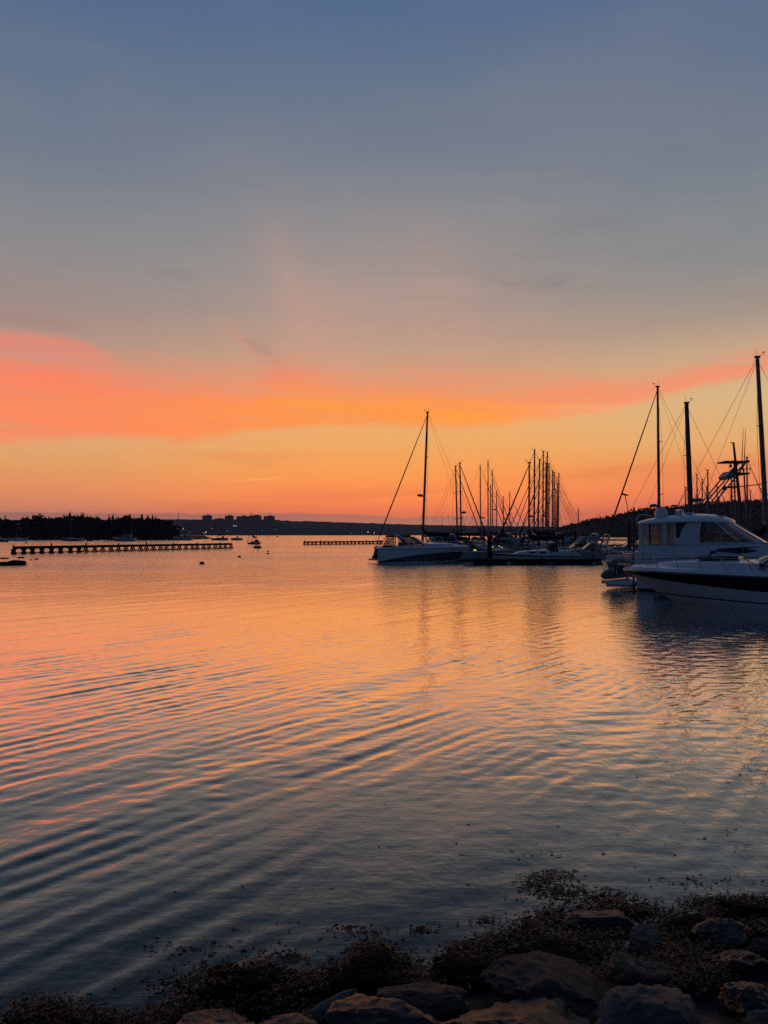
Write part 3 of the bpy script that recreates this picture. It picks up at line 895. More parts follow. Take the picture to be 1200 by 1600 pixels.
SAIL_BEAM = [(0, .70), (.12, .84), (.3, .97), (.45, 1.0), (.6, .93), (.75, .70), (.87, .42), (.95, .18), (1, .015)]
MOTOR_BEAM = [(0, .93), (.25, .99), (.5, 1.0), (.65, .92), (.78, .74), (.88, .50), (.95, .26), (1, .02)]
def line(x0, x1, beam, k, z0, z1, B, n=22, sag=0.0, zmid=None):
    us = np.linspace(0, 1, n); us = 1 - (1 - us) ** 1.25
    out = []
    for u in us:
        b = interp(beam, u) ** (1.0 if k >= 0.9 else 1.25) * k * B / 2
        if zmid is None: z = z0 + (z1 - z0) * u - sag * math.sin(math.pi * u)
        else: z = (z0 * (1 - u) ** 2 + 2 * zmid * u * (1 - u) + z1 * u * u)
        out.append((x0 + (x1 - x0) * u, b, z))
    return out
def mirror(l): return [(x, -y, z) for x, y, z in l]
def strip(lines, transom=True, bottom=False):
    """hull surface between successive lines, both sides, with its part of the transom"""
    m = MB()
    m.grid(list(reversed(lines)))
    m.grid([mirror(l) for l in lines])
    if transom:
        p = [l[0] for l in lines]
        for a, b in zip(p, p[1:]):
            m.add([a, (a[0], -a[1], a[2]), (b[0], -b[1], b[2]), b], [(0, 1, 2, 3)])
    if bottom:
        m.grid([mirror(lines[0]), lines[0]])
    return m
def deck_mesh(sheer, crown):
    rows = []
    for f in (-1, -0.6, 0, 0.6, 1):
        rows.append([(x, y * f, z + crown * (1 - f * f) * min(1, y / (max(p[1] for p in sheer) * 0.6))) for x, y, z in sheer])
    return MB().grid(rows)

BOATS = []
def sailboat(label, px0, py_top, px1, Y, hd, L=10.0, lod=1, hull=None, cover=None, group='sailboats berthed in the marina', radar=None, dodger=True, jib=0.075,
             mast_r=0.1, mast_mat=None, furled=True, spreaders=2, boomL=None, mz=1.1, name='sailboat'):
    """px0/py_top = masthead pixel, px1 = mast foot pixel, Y = distance; hd = heading in degrees (0 = bow to the right)"""
    hull = hull or M_gel; cover = cover or M_cover
    B = L * 0.31; mx = 0.07 * L
    top = P(px0, py_top, Y); foot = Vector(((px1 - 600) / F * Y, Y, mz))
    rz = R(hd)
    org = Vector((foot.x - math.cos(rz) * mx, foot.y - math.sin(rz) * mx, 0))
    r_ = thing(name, label, 'sailboat', org, rz, group)
    inv = Matrix.Rotation(-rz, 3, 'Z')
    tl = inv @ (top - org); fl = inv @ (foot - org)
    fb = 0.095 * L
    n = 22 if lod >= 1 else 12
    l0 = line(-.44 * L, .40 * L, SAIL_BEAM, .80, -.25, -.25, B, n)
    l1 = line(-.465 * L, .43 * L, SAIL_BEAM, .93, .06, .07, B, n)
    l2 = line(-.485 * L, .47 * L, SAIL_BEAM, .99, fb * .55, fb * .70, B, n)
    l25 = line(-.495 * L, .49 * L, SAIL_BEAM, 1.0, fb * .80, fb * 1.02, B, n, 0.06)
    l3 = line(-.50 * L, .50 * L, SAIL_BEAM, 1.0, fb * .92, fb * 1.22, B, n, 0.07)
    if lod >= 1:
        strip([l1, l2, l25], True).build('hull', hull, r_, 40)
        strip([l0, l1], True, True).build('boot_stripe', M_boot, r_, 40)
        strip([l25, l3], True).build('sheer_stripe', M_navy if hull is not M_navy else M_gel2, r_, 40)
    else:
        strip([l0, l1, l2, l3], True, True).build('hull', hull, r_, 40)
    deck_mesh(l3, 0.07).build('deck', M_deck, r_, 40)
    zd = fb
    # coachroof
    rows = []
    for x, w, h in ((-.16 * L, .28 * B, .40), (-.15 * L, .30 * B, .46), (.05 * L, .29 * B, .40), (.20 * L, .20 * B, .28), (.27 * L, .12 * B, .06)):
        rows.append([(x, -w - .06, zd), (x, -w, zd + h * .85), (x, -w * .7, zd + h), (x, w * .7, zd + h), (x, w, zd + h * .85), (x, w + .06, zd)])
    c = MB().grid(list(reversed(rows))); c.f.append((24, 25, 26, 27, 28, 29)); cr_ = c.build('coachroof', hull if hull in (M_gel, M_gel2) else M_gel2, r_, 35)
    if lod >= 1:
        for s in (-1, 1):
            for x in ((-.07 * L, .05 * L) if lod == 1 else (-.09 * L, .0, .09 * L)):
                MB().box((x, s * (.30 * B + .02), zd + .24), (.07 * L, .03, .13)).build('cabin_window', M_port, cr_)
    # rig
    mm = mast_mat or M_alu
    ms = MB().tube([fl, fl.lerp(tl, .6), tl], [mast_r, mast_r * .95, mast_r * .72], 8).build('mast', mm, r_, 40)
    if lod >= 1:
        g = MB()
        g.tube([tl, tl + Vector((-.1, 0, .5))], .009, 4)
        g.tube([tl + Vector((0, 0, .05)), tl + Vector((.32, 0, .16))], .011, 4)
        g.tube([tl + Vector((.30, 0, .15)), tl + Vector((.30, 0, .26))], .012, 4).box(tl + Vector((.30, 0, .27)), (.2, .015, .04)).box(tl + Vector((0, 0, .03)), (.30, .14, .1))
        g.build('masthead_gear', M_wire, ms)
    bow = Vector((.485 * L, 0, fb * 1.22)); stern = Vector((-.49 * L, 0, fb * .95))
    w = .010 if Y < 90 else .012
    ft = fl.lerp(tl, .985)
    if furled:
        MB().tube([ft, ft.lerp(bow, .03), ft.lerp(bow, .3), ft.lerp(bow, .85), ft.lerp(bow, .93), bow], [.02, jib * .45, jib * .8, jib * 1.1, jib * .5, .03], 7).build('furled_jib', M_jib, r_, True)
    else:
        MB().tube([ft, bow], w, 4).build('forestay', M_wire, r_)
    MB().tube([tl, stern], w, 4).build('backstay', M_wire, r_)
    if lod >= 1:
        sp = []
        for k in range(spreaders):
            f_ = (.5, .0)[k] if spreaders == 1 else (.34, .66)[k]
            c0 = fl.lerp(tl, f_); sw = B * (.30 if k == 0 else .24)
            for s in (-1, 1):
                MB().tube([c0, c0 + Vector((-.12, s * sw, .06))], [.04, .025], 5).build('spreader', mm, ms)
            sp.append((c0, sw))
        for s in (-1, 1):
            pts = [Vector((fl.x - .1, s * B * .44, zd))] + [c0 + Vector((-.12, s * sw, .06)) for c0, sw in sp] + [fl.lerp(tl, .97)]
            q = MB().tube(pts, w, 4)
            if sp: q.tube([Vector((fl.x + .35, s * B * .42, zd)), sp[0][0] + Vector((0, s * .05, 0))], w, 4)
            q.build('shroud', M_wire, r_)
    # boom and stowed mainsail
    bl = boomL or .36 * L
    bz = zd + 1.25
    k = (bz - fl.z) / max(.1, tl.z - fl.z); g0 = fl.lerp(tl, max(.05, k))
    e0 = g0 + Vector((-bl, 0, .12))
    bm_ = MB().tube([g0, e0], .065, 7).build('boom', mm, r_, 40)
    MB().tube([g0 + Vector((0.05, 0, .95)), g0 + Vector((-.12, 0, .45)), g0 + Vector((-.5, 0, .24)), g0.lerp(e0, .45) + Vector((0, 0, .17)), g0.lerp(e0, .9) + Vector((0, 0, .11)), e0 + Vector((0, 0, .09))],
              [.10, .18, .24, .20, .13, .06], 8).build('sail_cover', cover, bm_, True)
    if lod >= 1:
        MB().tube([e0, fl.lerp(tl, .99)], w * .8, 4).build('topping_lift', M_wire, r_)
        if dodger:
            rows = []
            for x, h in ((-.135 * L, .46), (-.15 * L, .75), (-.185 * L, 1.02), (-.235 * L, 1.05)):
                ww = .29 * B
                rows.append([(x - .1, -ww, zd + .2), (x, -ww * .95, zd + h * .8), (x, -ww * .55, zd + h), (x, ww * .55, zd + h), (x, ww * .95, zd + h * .8), (x - .1, ww, zd + .2)])
            MB().grid(list(reversed(rows))).build('dodger', cover if cover is not M_cover3 else M_cover2, r_, 40)
        # cockpit coaming, rails
        q = MB()
        for s in (-1, 1): q.box((-.32 * L, s * .27 * B, zd + .14), (.30 * L, .14, .28))
        q.build('cockpit_coaming', M_gel, r_)
        q = MB().tube([(.34 * L, .22 * B, zd + .12), (.345 * L, .22 * B, zd + .75), (.47 * L, .05 * B, zd + .9), (.50 * L, 0, zd + .93), (.47 * L, -.05 * B, zd + .9), (.345 * L, -.22 * B, zd + .75), (.34 * L, -.22 * B, zd + .12)], .016, 5)
        for s in (-1, 1): q.tube([(.45 * L, s * .08 * B, zd + .15), (.45 * L, s * .08 * B, zd + .87)], .014, 4)
        q.build('pulpit', M_ss, r_, True)
        q = MB().tube([(-.38 * L, .42 * B, zd), (-.385 * L, .42 * B, zd + .62), (-.49 * L, .33 * B, zd + .62), (-.49 * L, -.33 * B, zd + .62), (-.385 * L, -.42 * B, zd + .62), (-.38 * L, -.42 * B, zd)], .016, 5)
        for s in (-1, 1): q.tube([(-.48 * L, s * .33 * B, zd), (-.48 * L, s * .33 * B, zd + .62)], .014, 4)
        q.build('pushpit', M_ss, r_, True)
        for s in (-1, 1):
            q = MB()
            pts = []
            for x in (-.38, -.2, 0, .18, .34):
                y = s * interp(SAIL_BEAM, x + .5) * B / 2 * .95
                pts.append((x * L, y, zd + .62 + max(0, x) * .35))
                q.tube([(x * L, y, zd), pts[-1]], .012, 4)
            q.tube(pts, .008, 4).tube([(a, b, c_ - .3) for a, b, c_ in pts], .007, 4)
            q.build('lifeline', M_ss, r_)
    if radar:
        c0 = fl.lerp(tl, radar)
        MB().tube([c0, c0 + Vector((.35, 0, .0))], .04, 5).build('radar_bracket', mm, ms)
        MB().ball(c0 + Vector((.42, 0, .10)), .30, 12, 8, (1, 1, .45)).build('radar_dome', M_cover3, ms, True)
    return r_

def motorboat(label, px, Y, hd, L=8.0, cover=None, fly=False, arch=True, group='motor boats berthed in the marina', hull=None, lod=1, canvas=True, name='motor_cruiser'):
    """small cabin cruiser; px = centre of the boat"""
    B = L * .34; hull = hull or M_gelgrey; cover = cover or M_cover
    rz = R(hd)
    r_ = thing(name, label, 'motorboat', ((px - 600) / F * Y, Y, 0), rz, group)
    fb = .115 * L
    l0 = line(-.48 * L, .34 * L, MOTOR_BEAM, .82, -.25, -.1, B)
    l1 = line(-.49 * L, .41 * L, MOTOR_BEAM, .90, .10, .30, B)
    l2 = line(-.50 * L, .46 * L, MOTOR_BEAM, .98, fb * .55, fb * .95, B)
    l3 = line(-.50 * L, .50 * L, MOTOR_BEAM, 1.0, fb * .95, fb * 1.3, B)
    if lod:
        strip([l0, l1], True, True).build('boot_stripe', M_boot, r_, 40)
        strip([l1, l2], True).build('hull', hull, r_, 40)
        strip([l2, l3], True).build('topsides', M_gel2 if hull is not M_gelgrey else M_gelgrey, r_, 40)
    else:
        strip([l0, l1, l2, l3], True, True).build('hull', hull, r_, 40)
    deck_mesh(l3, .16).build('deck', M_gelgrey, r_, 40)
    z = fb * 1.02
    # forward trunk
    rows = [[(x, -w, z), (x, -w * .8, z + h), (x, w * .8, z + h), (x, w, z)] for x, w, h in ((-.02 * L, .40 * B, .42), (.15 * L, .36 * B, .36), (.30 * L, .22 * B, .2), (.36 * L, .1 * B, .05))]
    ct = MB().grid(list(reversed(rows))).build('cabin_trunk', M_gelgrey, r_, 35)
    for s in (-1, 1):
        MB().box((.09 * L, s * (.375 * B), z + .2), (.16 * L, .05, .13), s * -0.10).build('cabin_window', M_port, ct)
    # windshield
    rows = [[(x0, -w0, z0), (x0 + .02, 0, z0), (x0, w0, z0)] for x0, w0, z0 in ((.02 * L, .34 * B, z + .40), (-.08 * L, .30 * B, z + .95))]
    q = MB().grid(rows)
    for s in (-1, 1):
        q.add([(.02 * L, s * .34 * B, z + .40), (-.08 * L, s * .30 * B, z + .95), (-.20 * L, s * .40 * B, z + .85), (-.20 * L, s * .42 * B, z + .35)], [(0, 1, 2, 3)])
    ws = q.build('windshield', M_tint, r_)
    q = MB()
    for s in (-1, 1): q.tube([(.02 * L, s * .34 * B, z + .4), (-.08 * L, s * .30 * B, z + .95), (-.20 * L, s * .40 * B, z + .85)], .03, 5)
    q.tube([(-.08 * L, -.30 * B, z + .95), (-.08 * L, .30 * B, z + .95)], .03, 5).build('windshield_frame', M_gelgrey, ws)
    MB().box((-.30 * L, 0, z + .15), (.30 * L, .8 * B, .3)).build('cockpit_seats', M_seat, r_)
    if canvas:
        rows = []
        for x, h in ((-.07 * L, .97), (-.14 * L, 1.45), (-.30 * L, 1.5), (-.40 * L, 1.2)):
            w = .40 * B
            rows.append([(x, -w, z + h * .75), (x, -w * .8, z + h), (x, w * .8, z + h), (x, w, z + h * .75)])
        MB().grid(list(reversed(rows))).build('canvas_top', cover, r_, 40)
    if arch:
        MB().tube([(-.24 * L, -.44 * B, z), (-.31 * L, -.42 * B, z + 1.5), (-.32 * L, -.3 * B, z + 1.7), (-.32 * L, .3 * B, z + 1.7), (-.31 * L, .42 * B, z + 1.5), (-.24 * L, .44 * B, z)], .09, 6).build('radar_arch', M_gelgrey, r_, True)
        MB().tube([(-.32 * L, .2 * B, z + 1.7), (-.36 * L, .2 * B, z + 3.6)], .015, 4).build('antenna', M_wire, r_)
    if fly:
        MB().box((-.12 * L, 0, z + .95), (.32 * L, .66 * B, .6), taper=.88).build('flybridge', M_gelgrey, r_)
        MB().box((-.08 * L, 0, z + .95), (.22 * L, .68 * B, .25), taper=.92).build('salon_window', M_port, r_)
        MB().add([(.03 * L, -.28 * B, z + 1.25), (.03 * L, .28 * B, z + 1.25), (-.03 * L, .26 * B, z + 1.7), (-.03 * L, -.26 * B, z + 1.7)], [(0, 1, 2, 3)]).build('flybridge_screen', M_cover3, r_)
    q = MB()
    for s in (-1, 1):
        pts = [(x * L, s * (interp(MOTOR_BEAM, x + .5) * B / 2 - .05), z + .5) for x in (0, .15, .3, .42, .49)]
        q.tube([(pts[0][0] - .3, pts[0][1], z)] + pts, .016, 5)
        for p in pts[1:]: q.tube([(p[0], p[1], z), p], .013, 4)
    q.build('bow_rail', M_ss, r_)
    return r_
# ------------------------------------------------------------------ hero boats
def ln(x0, x1, k, z0, z1, B, zmid=None, pw=1.0, n=26):
    return line(x0, x1, [(u, b ** pw) for u, b in MOTOR_BEAM], k, z0, z1, B, n, 0.0, zmid)
def express(name, label, org, rz, L, B, zs, stripe_mat, canvas=None, group=None, rail=True, hatch=False, hull_mat=None):
    """express cruiser. zs: stern/bow heights of boot, stripe bottom, rub rail"""
    r_ = thing(name, label, 'motorboat', org, rz, group)
    h = L / 2
    (b0, b1), (s0, s1, sm), (t0, t1) = zs
    l0 = ln(-.97 * h, .46 * h, .78, -.4, -.3, B)
    l1 = ln(-.98 * h, .72 * h, .88, b0, b1, B)
    l1b = ln(-.98 * h, .735 * h, .89, b0 + .05, b1 + .05, B)
    l2 = ln(-.99 * h, .955 * h, .965, s0, s1, B, sm)
    l3 = ln(-h, h, 1.0, t0, t1, B)
    l3b = ln(-h, h * 1.004, 1.008, t0 + .06, t1 + .06, B)
    l4 = ln(-h, h * .985, .955, t0 + .22, t1 + .15, B)
    strip([l0, l1], True, True).build('hull_bottom', M_gel, r_, 40)
    strip([l1, l1b]).build('boot_stripe', M_boot, r_, 40)
    strip([l1b, l2]).build('hull', hull_mat or M_gel, r_, 40)
    strip([l2, l3]).build('hull_stripe', stripe_mat, r_, 40)
    strip([l3, l3b]).build('rub_rail', M_ss, r_, 40)
    strip([l3b, l4]).build('gunwale', M_gel, r_, 40)
    deck_mesh(l4, .16).build('deck', M_gel, r_, 40)
    z = t0 + .20
    rows = []
    for x, w, a in ((-.03, .36, .34), (.15, .34, .32), (.40, .27, .25), (.60, .17, .17), (.72, .07, .07)):
        x *= h; w *= B; zz = z + (t1 - t0) * max(0, x / h) + .05
        rows.append([(x, -w - .12, zz), (x, -w, zz + a * .8), (x, -w * .6, zz + a), (x, 0, zz + a + .04), (x, w * .6, zz + a), (x, w, zz + a * .8), (x, w + .12, zz)])
    MB().grid(list(reversed(rows))).build('cabin_trunk', M_gel, r_, 50)
    if hatch:
        MB().box((.27 * h, .05 * B, z + .47), (.30 * h, .26 * B, .11), taper=.94).build('deck_hatch', M_port, r_)
        q = MB().tube([(.36 * h, .1, z + .45), (.33 * h, .1, z + .64)], .025, 5).box((.32 * h, .1, z + .66), (.22, .2, .1), .1, .8)
        q.build('anchor_light', M_dark, r_)
    # wrap-around windshield
    n = 13
    lo, hi, mdl = [], [], []
    for i in range(n):
        a = -1 + 2 * i / (n - 1)
        xb = .06 * h - abs(a) ** 2.6 * .52 * h; yb = math.sin(a * math.pi / 2) * .42 * B
        lo.append((xb, yb, z + .34 * (1 - .5 * abs(a) ** 2)))
        xt = -.20 * h - abs(a) ** 3.0 * .34 * h; yt = math.sin(a * math.pi / 2) * .36 * B
        hi.append((xt, yt, z + .92))
    ws = MB().grid([lo, hi]).build('windshield', M_tint, r_, True)
    q = MB().tube(hi, .035, 6).tube([(x, y, zz + .02) for x, y, zz in lo], .03, 6)
    for i in (0, 3, 6, 9, 12): q.tube([lo[i], hi[i]], .03, 5)
    q.build('windshield_frame', M_ss, ws, True)
    q = MB()
    q.box((-.45 * h, .22 * B, z + .05), (.18 * h, .22 * B, .75), taper=.9).box((-.78 * h, 0, z - .05), (.2 * h, .72 * B, .5), taper=.95)
    q.build('cockpit_seats', M_seat, r_)
    MB().box((-.27 * h, .15 * B, z + .25), (.10 * h, .4 * B, .35), taper=.8).build('helm_console', M_dark, r_)
    MB().box((-1.09 * h, 0, .32), (.18 * h, .84 * B, .12)).build('swim_platform', M_gel, r_)
    if rail:
        q = MB()
        for s in (-1, 1):
            pts = []
            for x in (.0, .17, .34, .51, .68, .83, .94):
                u = (x + 1) / 2
                y = s * (interp(MOTOR_BEAM, u) * B / 2 * .90)
                zz = t0 + .2 + (t1 - t0) * u * .8
                bz = (x * h, y, zz); tp = (x * h + .20, y * .97, zz + .42 + .06 * x)
                pts.append(tp)
                q.tube([bz, tp], .014, 5)
            pts.append((h * .99, s * .12, t1 + .68))
            q.tube([(-.10 * h, s * interp(MOTOR_BEAM, .45) * B / 2 * .9, t0 + .2)] + pts, .017, 6)
        q.tube([(h * .99, -.12, t1 + .68), (h * 1.01, 0, t1 + .69), (h * .99, .12, t1 + .68)], .017, 6)
        q.build('bow_rail', M_ss, r_, True)
        MB().box((h * .99, 0, t1 + .21), (.5, .16, .06)).build('anchor_roller', M_ss, r_)
        q = MB()
        for x in (.3, .75):
            for s in (-1, 1):
                y = s * interp(MOTOR_BEAM, (x + 1) / 2) * B / 2 * .87
                q.tube([(x * h - .12, y, t1 + .2), (x * h - .06, y, t1 + .27), (x * h + .06, y, t1 + .27), (x * h + .12, y, t1 + .2)], .02, 5)
        q.build('cleats', M_ss, r_)
    if canvas:
        # arch, camper top with clear curtains, frames
        zt = z + 1.02
        rows = []
        for x, w, dz_ in ((-.10, .34, -.10), (-.30, .40, .02), (-.60, .42, .02), (-.80, .41, -.02)):
            rows.append([(x * h, -w * B, zt + dz_ - .10), (x * h, -w * B * .8, zt + dz_ + .03), (x * h, 0, zt + dz_ + .06), (x * h, w * B * .8, zt + dz_ + .03), (x * h, w * B, zt + dz_ - .10)])
        MB().grid(list(reversed(rows[1:]))).build('canvas_top', canvas, r_, 40)
        for s in (-1, 1):
            q = MB().add([(-.62 * h, s * .43 * B, z + .02), (-.62 * h, s * .42 * B, zt - .08), (-.80 * h, s * .41 * B, zt - .12), (-.90 * h, s * .43 * B, z + .02)], [(0, 1, 2, 3)])
            q.build('side_curtain', M_glass, r_)
            MB().tube([(-.28 * h, s * .44 * B, z + .0), (-.45 * h, s * .43 * B, z + .75), (-.56 * h, s * .40 * B, zt + .02), (-.62 * h, s * .30 * B, zt + .08)], .09, 7).build('arch_leg', M_gel, r_, True)
            q = MB().tube([(-.62 * h, s * .435 * B, z), (-.62 * h, s * .425 * B, zt - .08)], .03, 5).tube([(-.90 * h, s * .435 * B, z), (-.80 * h, s * .415 * B, zt - .12)], .035, 5)
            q.tube([(-.62 * h, s * .437 * B, zt - .1), (-.86 * h, s * .437 * B, z + .1)], .015, 4).build('curtain_frame', M_cover, r_)
            MB().box((-.76 * h, s * .44 * B, z - .02), (.30 * h, .03, .26)).build('curtain_skirt', M_cover, r_)
        MB().add([(-.90 * h, -.43 * B, z), (-.90 * h, .43 * B, z), (-.80 * h, .41 * B, zt - .1), (-.80 * h, -.41 * B, zt - .1)], [(0, 1, 2, 3)]).build('aft_curtain', M_glass, r_)
    return r_

FW1 = Vector((-.813, .582, 0))
express('express_cruiser', 'white motor cruiser with a wide black hull stripe, nearest boat at the right edge',
        Vector((9.2, 29.5, 0)) - FW1 * 4.8, math.atan2(FW1.y, FW1.x), 9.6, 3.2, ((.06, .30), (.50, 1.02, .47), (1.0, 1.13)), M_black, hatch=True)
M_slate = mat('slate_hull', (0.12, 0.13, 0.155), 0.35)
# the white motor cruiser in the middle
o3 = G(663, 880)
t3 = express('express_cruiser', 'white and navy motor cruiser with canvas enclosure, lying left of the front floating dock',
             Vector((o3.x, o3.y + 1.2, 0)), R(4), 8.3, 2.9, ((.05, .25), (.14, .98, 1.05), (1.15, 1.32)), M_gel, canvas=M_cover, hull_mat=M_slate)
# its dinghy, stowed on edge against the stern
def tender(label, loc, rz, tubes, seat=True, m=None, name='inflatable_dinghy', floor=True):
    r_ = thing(name, label, 'dinghy', loc, rz)
    for pts, rad in tubes:
        MB().tube(pts, rad, 12).build('tube', m or M_tube, r_, True)
    return r_
p3 = P(590, 864, o3.y + 1.2)
r_ = thing('inflatable_dinghy', 'black inflatable dinghy stowed on edge against the stern of the white and navy cruiser', 'dinghy', (p3.x - .02, p3.y, .28), R(4))
for s in (-1, 1):
    MB().tube([(-.28 + .12 * s, s * .0 - 1.1, .10), (-.20 + .12 * s, -1.0, .12 + .35 * (s + 1)), (-.15 + .12 * s, .6, .12 + .35 * (s + 1)), (-.12, 1.0, .45)], [.10, .20, .20, .17], 10).build('tube', M_dkrub, r_, True)
MB().box((-.05, -.1, .45), (.06, 1.7, .62)).build('floor', M_dkrub, r_)
MB().box((-.12, -1.0, .48), (.10, .06, .66)).build('transom', M_dkrub, r_)
q = MB()
for s in (-.7, .6): q.tube([(.55, s, .75), (.1, s, .78), (-.12, s, .55)], .03, 5)
q.build('davit', M_ss, r_)

# ------------------------------------------------------------------ hard-top cruiser behind the nearest boat
def hardtop():
    fw = Vector((.813, -.582, 0))
    org = Vector((16.75, 32.25, 0)); rz = math.atan2(fw.y, fw.x)
    r_ = thing('hardtop_cruiser', 'large white hardtop cabin cruiser with curtained aft deck, behind the black-striped boat', 'motorboat', org, rz)
    B, h = 3.7, 5.7
    l0 = ln(-.97 * h, .5 * h, .8, -.4, -.3, B); l1 = ln(-.98 * h, .8 * h, .9, .10, .4, B)
    l2 = ln(-.99 * h, .93 * h, .975, .85, 1.2, B); l3 = ln(-h, h, 1.0, 1.38, 1.75, B)
    strip([l0, l1], True, True).build('boot_stripe', M_boot, r_, 40)
    strip([l1, l2, l3]).build('hull', M_gel, r_, 40)
    l3b = ln(-h, h * 1.004, 1.008, 1.42, 1.79, B)
    strip([l3, l3b]).build('rub_rail', M_grey, r_, 40)
    deck_mesh(l3b, .06).build('deck', M_deck, r_, 40)
    W_ = 1.55
    # deckhouse sides up to the window sill, running down into the foredeck
    top = [(-5.55, 2.03), (-4.4, 2.03), (-3.0, 2.12), (-.2, 2.14), (1.2, 2.10), (3.0, 1.96), (4.2, 1.82)]
    wid = [(-5.6, 1.0), (-.2, 1.0), (1.2, .88), (3.0, .62), (4.2, .25)]
    rows = []
    for x, zt in top:
        w = W_ * interp(wid, x)
        z0 = 1.38 + .37 * (x + h) / (2 * h)
        rows.append([(x, -w - .10, z0), (x, -w, zt - .06), (x, -w + .06, zt), (x, w - .06, zt), (x, w, zt - .06), (x, w + .10, z0)])
    MB().grid([[r2[i] for i in (0, 1, 2)] for r2 in rows[::-1]]).build('deckhouse_side', M_gel, r_, 40)
    MB().grid([[r2[i] for i in (3, 4, 5)] for r2 in rows[::-1]]).build('deckhouse_side', M_gel, r_, 40)
    MB().grid([[r2[i] for i in (2, 3)] for r2 in rows[:2:-1]]).build('foredeck', M_gel, r_, 40)
    MB().add([rows[0][i] for i in range(6)], [(0, 1, 2, 3, 4, 5)]).build('aft_bulkhead', M_gel, r_)
    MB().box((-3.2, 0, 1.55), (4.6, 2.9, .1)).build('cockpit_sole', M_teak, r_)
    # long dark forward windows
    for s in (-1, 1):
        pts = [(-2.35, 1.80), (-2.2, 1.90), (-1.0, 1.99), (.8, 2.02), (2.2, 1.95), (3.4, 1.86), (1.8, 1.78), (-1.4, 1.72)]
        vs = []
        for off in (.02, .05):
            for x, z in pts:
                w = W_ * interp(wid, x); z0 = 1.38 + .37 * (x + h) / (2 * h); zt = interp(top, x)
                y = w + .10 - .10 * min(1, (z - z0) / max(.05, zt - .06 - z0)) + off
                vs.append((x, s * y, z))
        n = len(pts)
        MB().add(vs, [tuple(range(n)), tuple(range(n, 2 * n))] + [(i, (i + 1) % n, (i + 1) % n + n, i + n) for i in range(n)]).build('forward_window', M_port, r_)
        q = MB()
        for x0, x1 in ((-3.1, -1.2),):
            q.prism([(x0, 1.30), (x0 + .3, 1.35), (x1 - .2, 1.40), (x1, 1.36), (x1 - .3, 1.27), (x0 + .4, 1.24)], .05, (0, s * 1.845, 0))
        q.build('hull_port', M_port, r_)
    # hard top
    zr = 3.02
    rows = []
    for x, w, dz_, cr in ((-5.74, .70, -.03, .05), (-5.66, 1.25, -.06, .10), (-5.40, 1.56, -.07, .17), (-4.9, 1.66, -.05, .25), (-4.2, 1.68, -.02, .30), (-3.3, 1.68, .0, .31), (-2.7, 1.62, .0, .27), (-2.3, 1.45, -.02, .19), (-2.02, 1.0, -.05, .12), (-1.92, .5, -.06, .07)):
        e = .09
        rows.append([(x, -w, zr + dz_), (x, -w - .03, zr + dz_ + e * .5), (x, -w + .10, zr + dz_ + e + cr * .3), (x, -w * .5, zr + dz_ + e + cr * .85), (x, 0, zr + dz_ + e + cr), (x, w * .5, zr + dz_ + e + cr * .85), (x, w - .10, zr + dz_ + e + cr * .3), (x, w + .03, zr + dz_ + e * .5), (x, w, zr + dz_)])
    q = MB().grid(list(reversed(rows)), True)
    for k, rv in ((0, False), (8, True)):
        idx = list(range(9)) if k else list(range(9))
        o = 0 if k == 0 else 81
        q.f.append(tuple(o + i for i in (idx if rv else reversed(idx))))
    q.build('hardtop', M_gel, r_, 50)
    # sides between sill and hardtop
    for s in (-1, 1):
        y0 = s * (W_ - .04); y1 = s * (W_ + .02)
        def panel(name, pts, m, d=.05, inset=0.0):
            vs = []
            for off in (0, -d):
                for x, z in pts:
                    f_ = (z - 2.0) / 1.05
                    vs.append((x, y0 + (y1 - y0) * f_ + s * (off - inset), z))
            n = len(pts)
            MB().add(vs, [tuple(range(n)), tuple(range(n, 2 * n))] + [(i, (i + 1) % n, (i + 1) % n + n, i + n) for i in range(n)]).build(name, m, r_)
        panel('aft_post', [(-5.52, 2.0), (-5.36, 2.0), (-5.36, 3.04), (-5.52, 3.04)], M_gel)
        panel('aft_post', [(-5.17, 2.0), (-5.10, 2.0), (-5.10, 3.04), (-5.17, 3.04)], M_gel)
        panel('side_curtain', [(-5.36, 2.05), (-5.17, 2.05), (-5.17, 3.02), (-5.36, 3.02)], M_glass, .01, .02)
        panel('side_curtain', [(-5.10, 2.05), (-4.50, 2.05), (-4.50, 3.02), (-5.10, 3.02)], M_glass, .01, .02)
        panel('curtain_frame', [(-5.07, 2.08), (-5.02, 2.10), (-5.02, 2.98), (-5.07, 3.0)], M_cover, .03, -.01)
        panel('side_post', [(-4.50, 1.9), (-4.32, 1.9), (-4.32, 3.04), (-4.50, 3.04)], M_gel)
        panel('door_curtain', [(-4.32, 1.72), (-3.95, 1.72), (-3.95, 3.02), (-4.32, 3.02)], M_glass, .01, .02)
        panel('door_frame', [(-4.02, 1.72), (-3.94, 1.72), (-3.94, 3.02), (-4.02, 3.02)], M_gel, .04)
        panel('quarter_window', [(-3.94, 2.35), (-3.80, 2.35), (-3.66, 2.75), (-3.42, 3.02), (-3.94, 3.02)], M_port, .02, .01)
        panel('wing', [(-3.94, 1.7), (-2.95, 2.08), (-2.98, 2.5), (-2.85, 3.03), (-3.42, 3.04), (-3.66, 2.75), (-3.80, 2.35), (-3.94, 2.2)], M_gel, .07, -.015)
        panel('side_window', [(-2.95, 2.12), (-1.42, 2.15), (-1.95, 2.66), (-2.30, 3.0), (-2.85, 3.02), (-2.98, 2.5)], M_glass, .015, .02)
        q = MB()
        pts = [(-2.78, 2.98), (-2.74, 2.60), (-2.64, 2.50), (-2.20, 2.50), (-2.06, 2.60), (-2.22, 2.92)]
        q.tube([(x, y0 + (y1 - y0) * (z - 2) + s * .015, z) for x, z in pts], .018, 5)
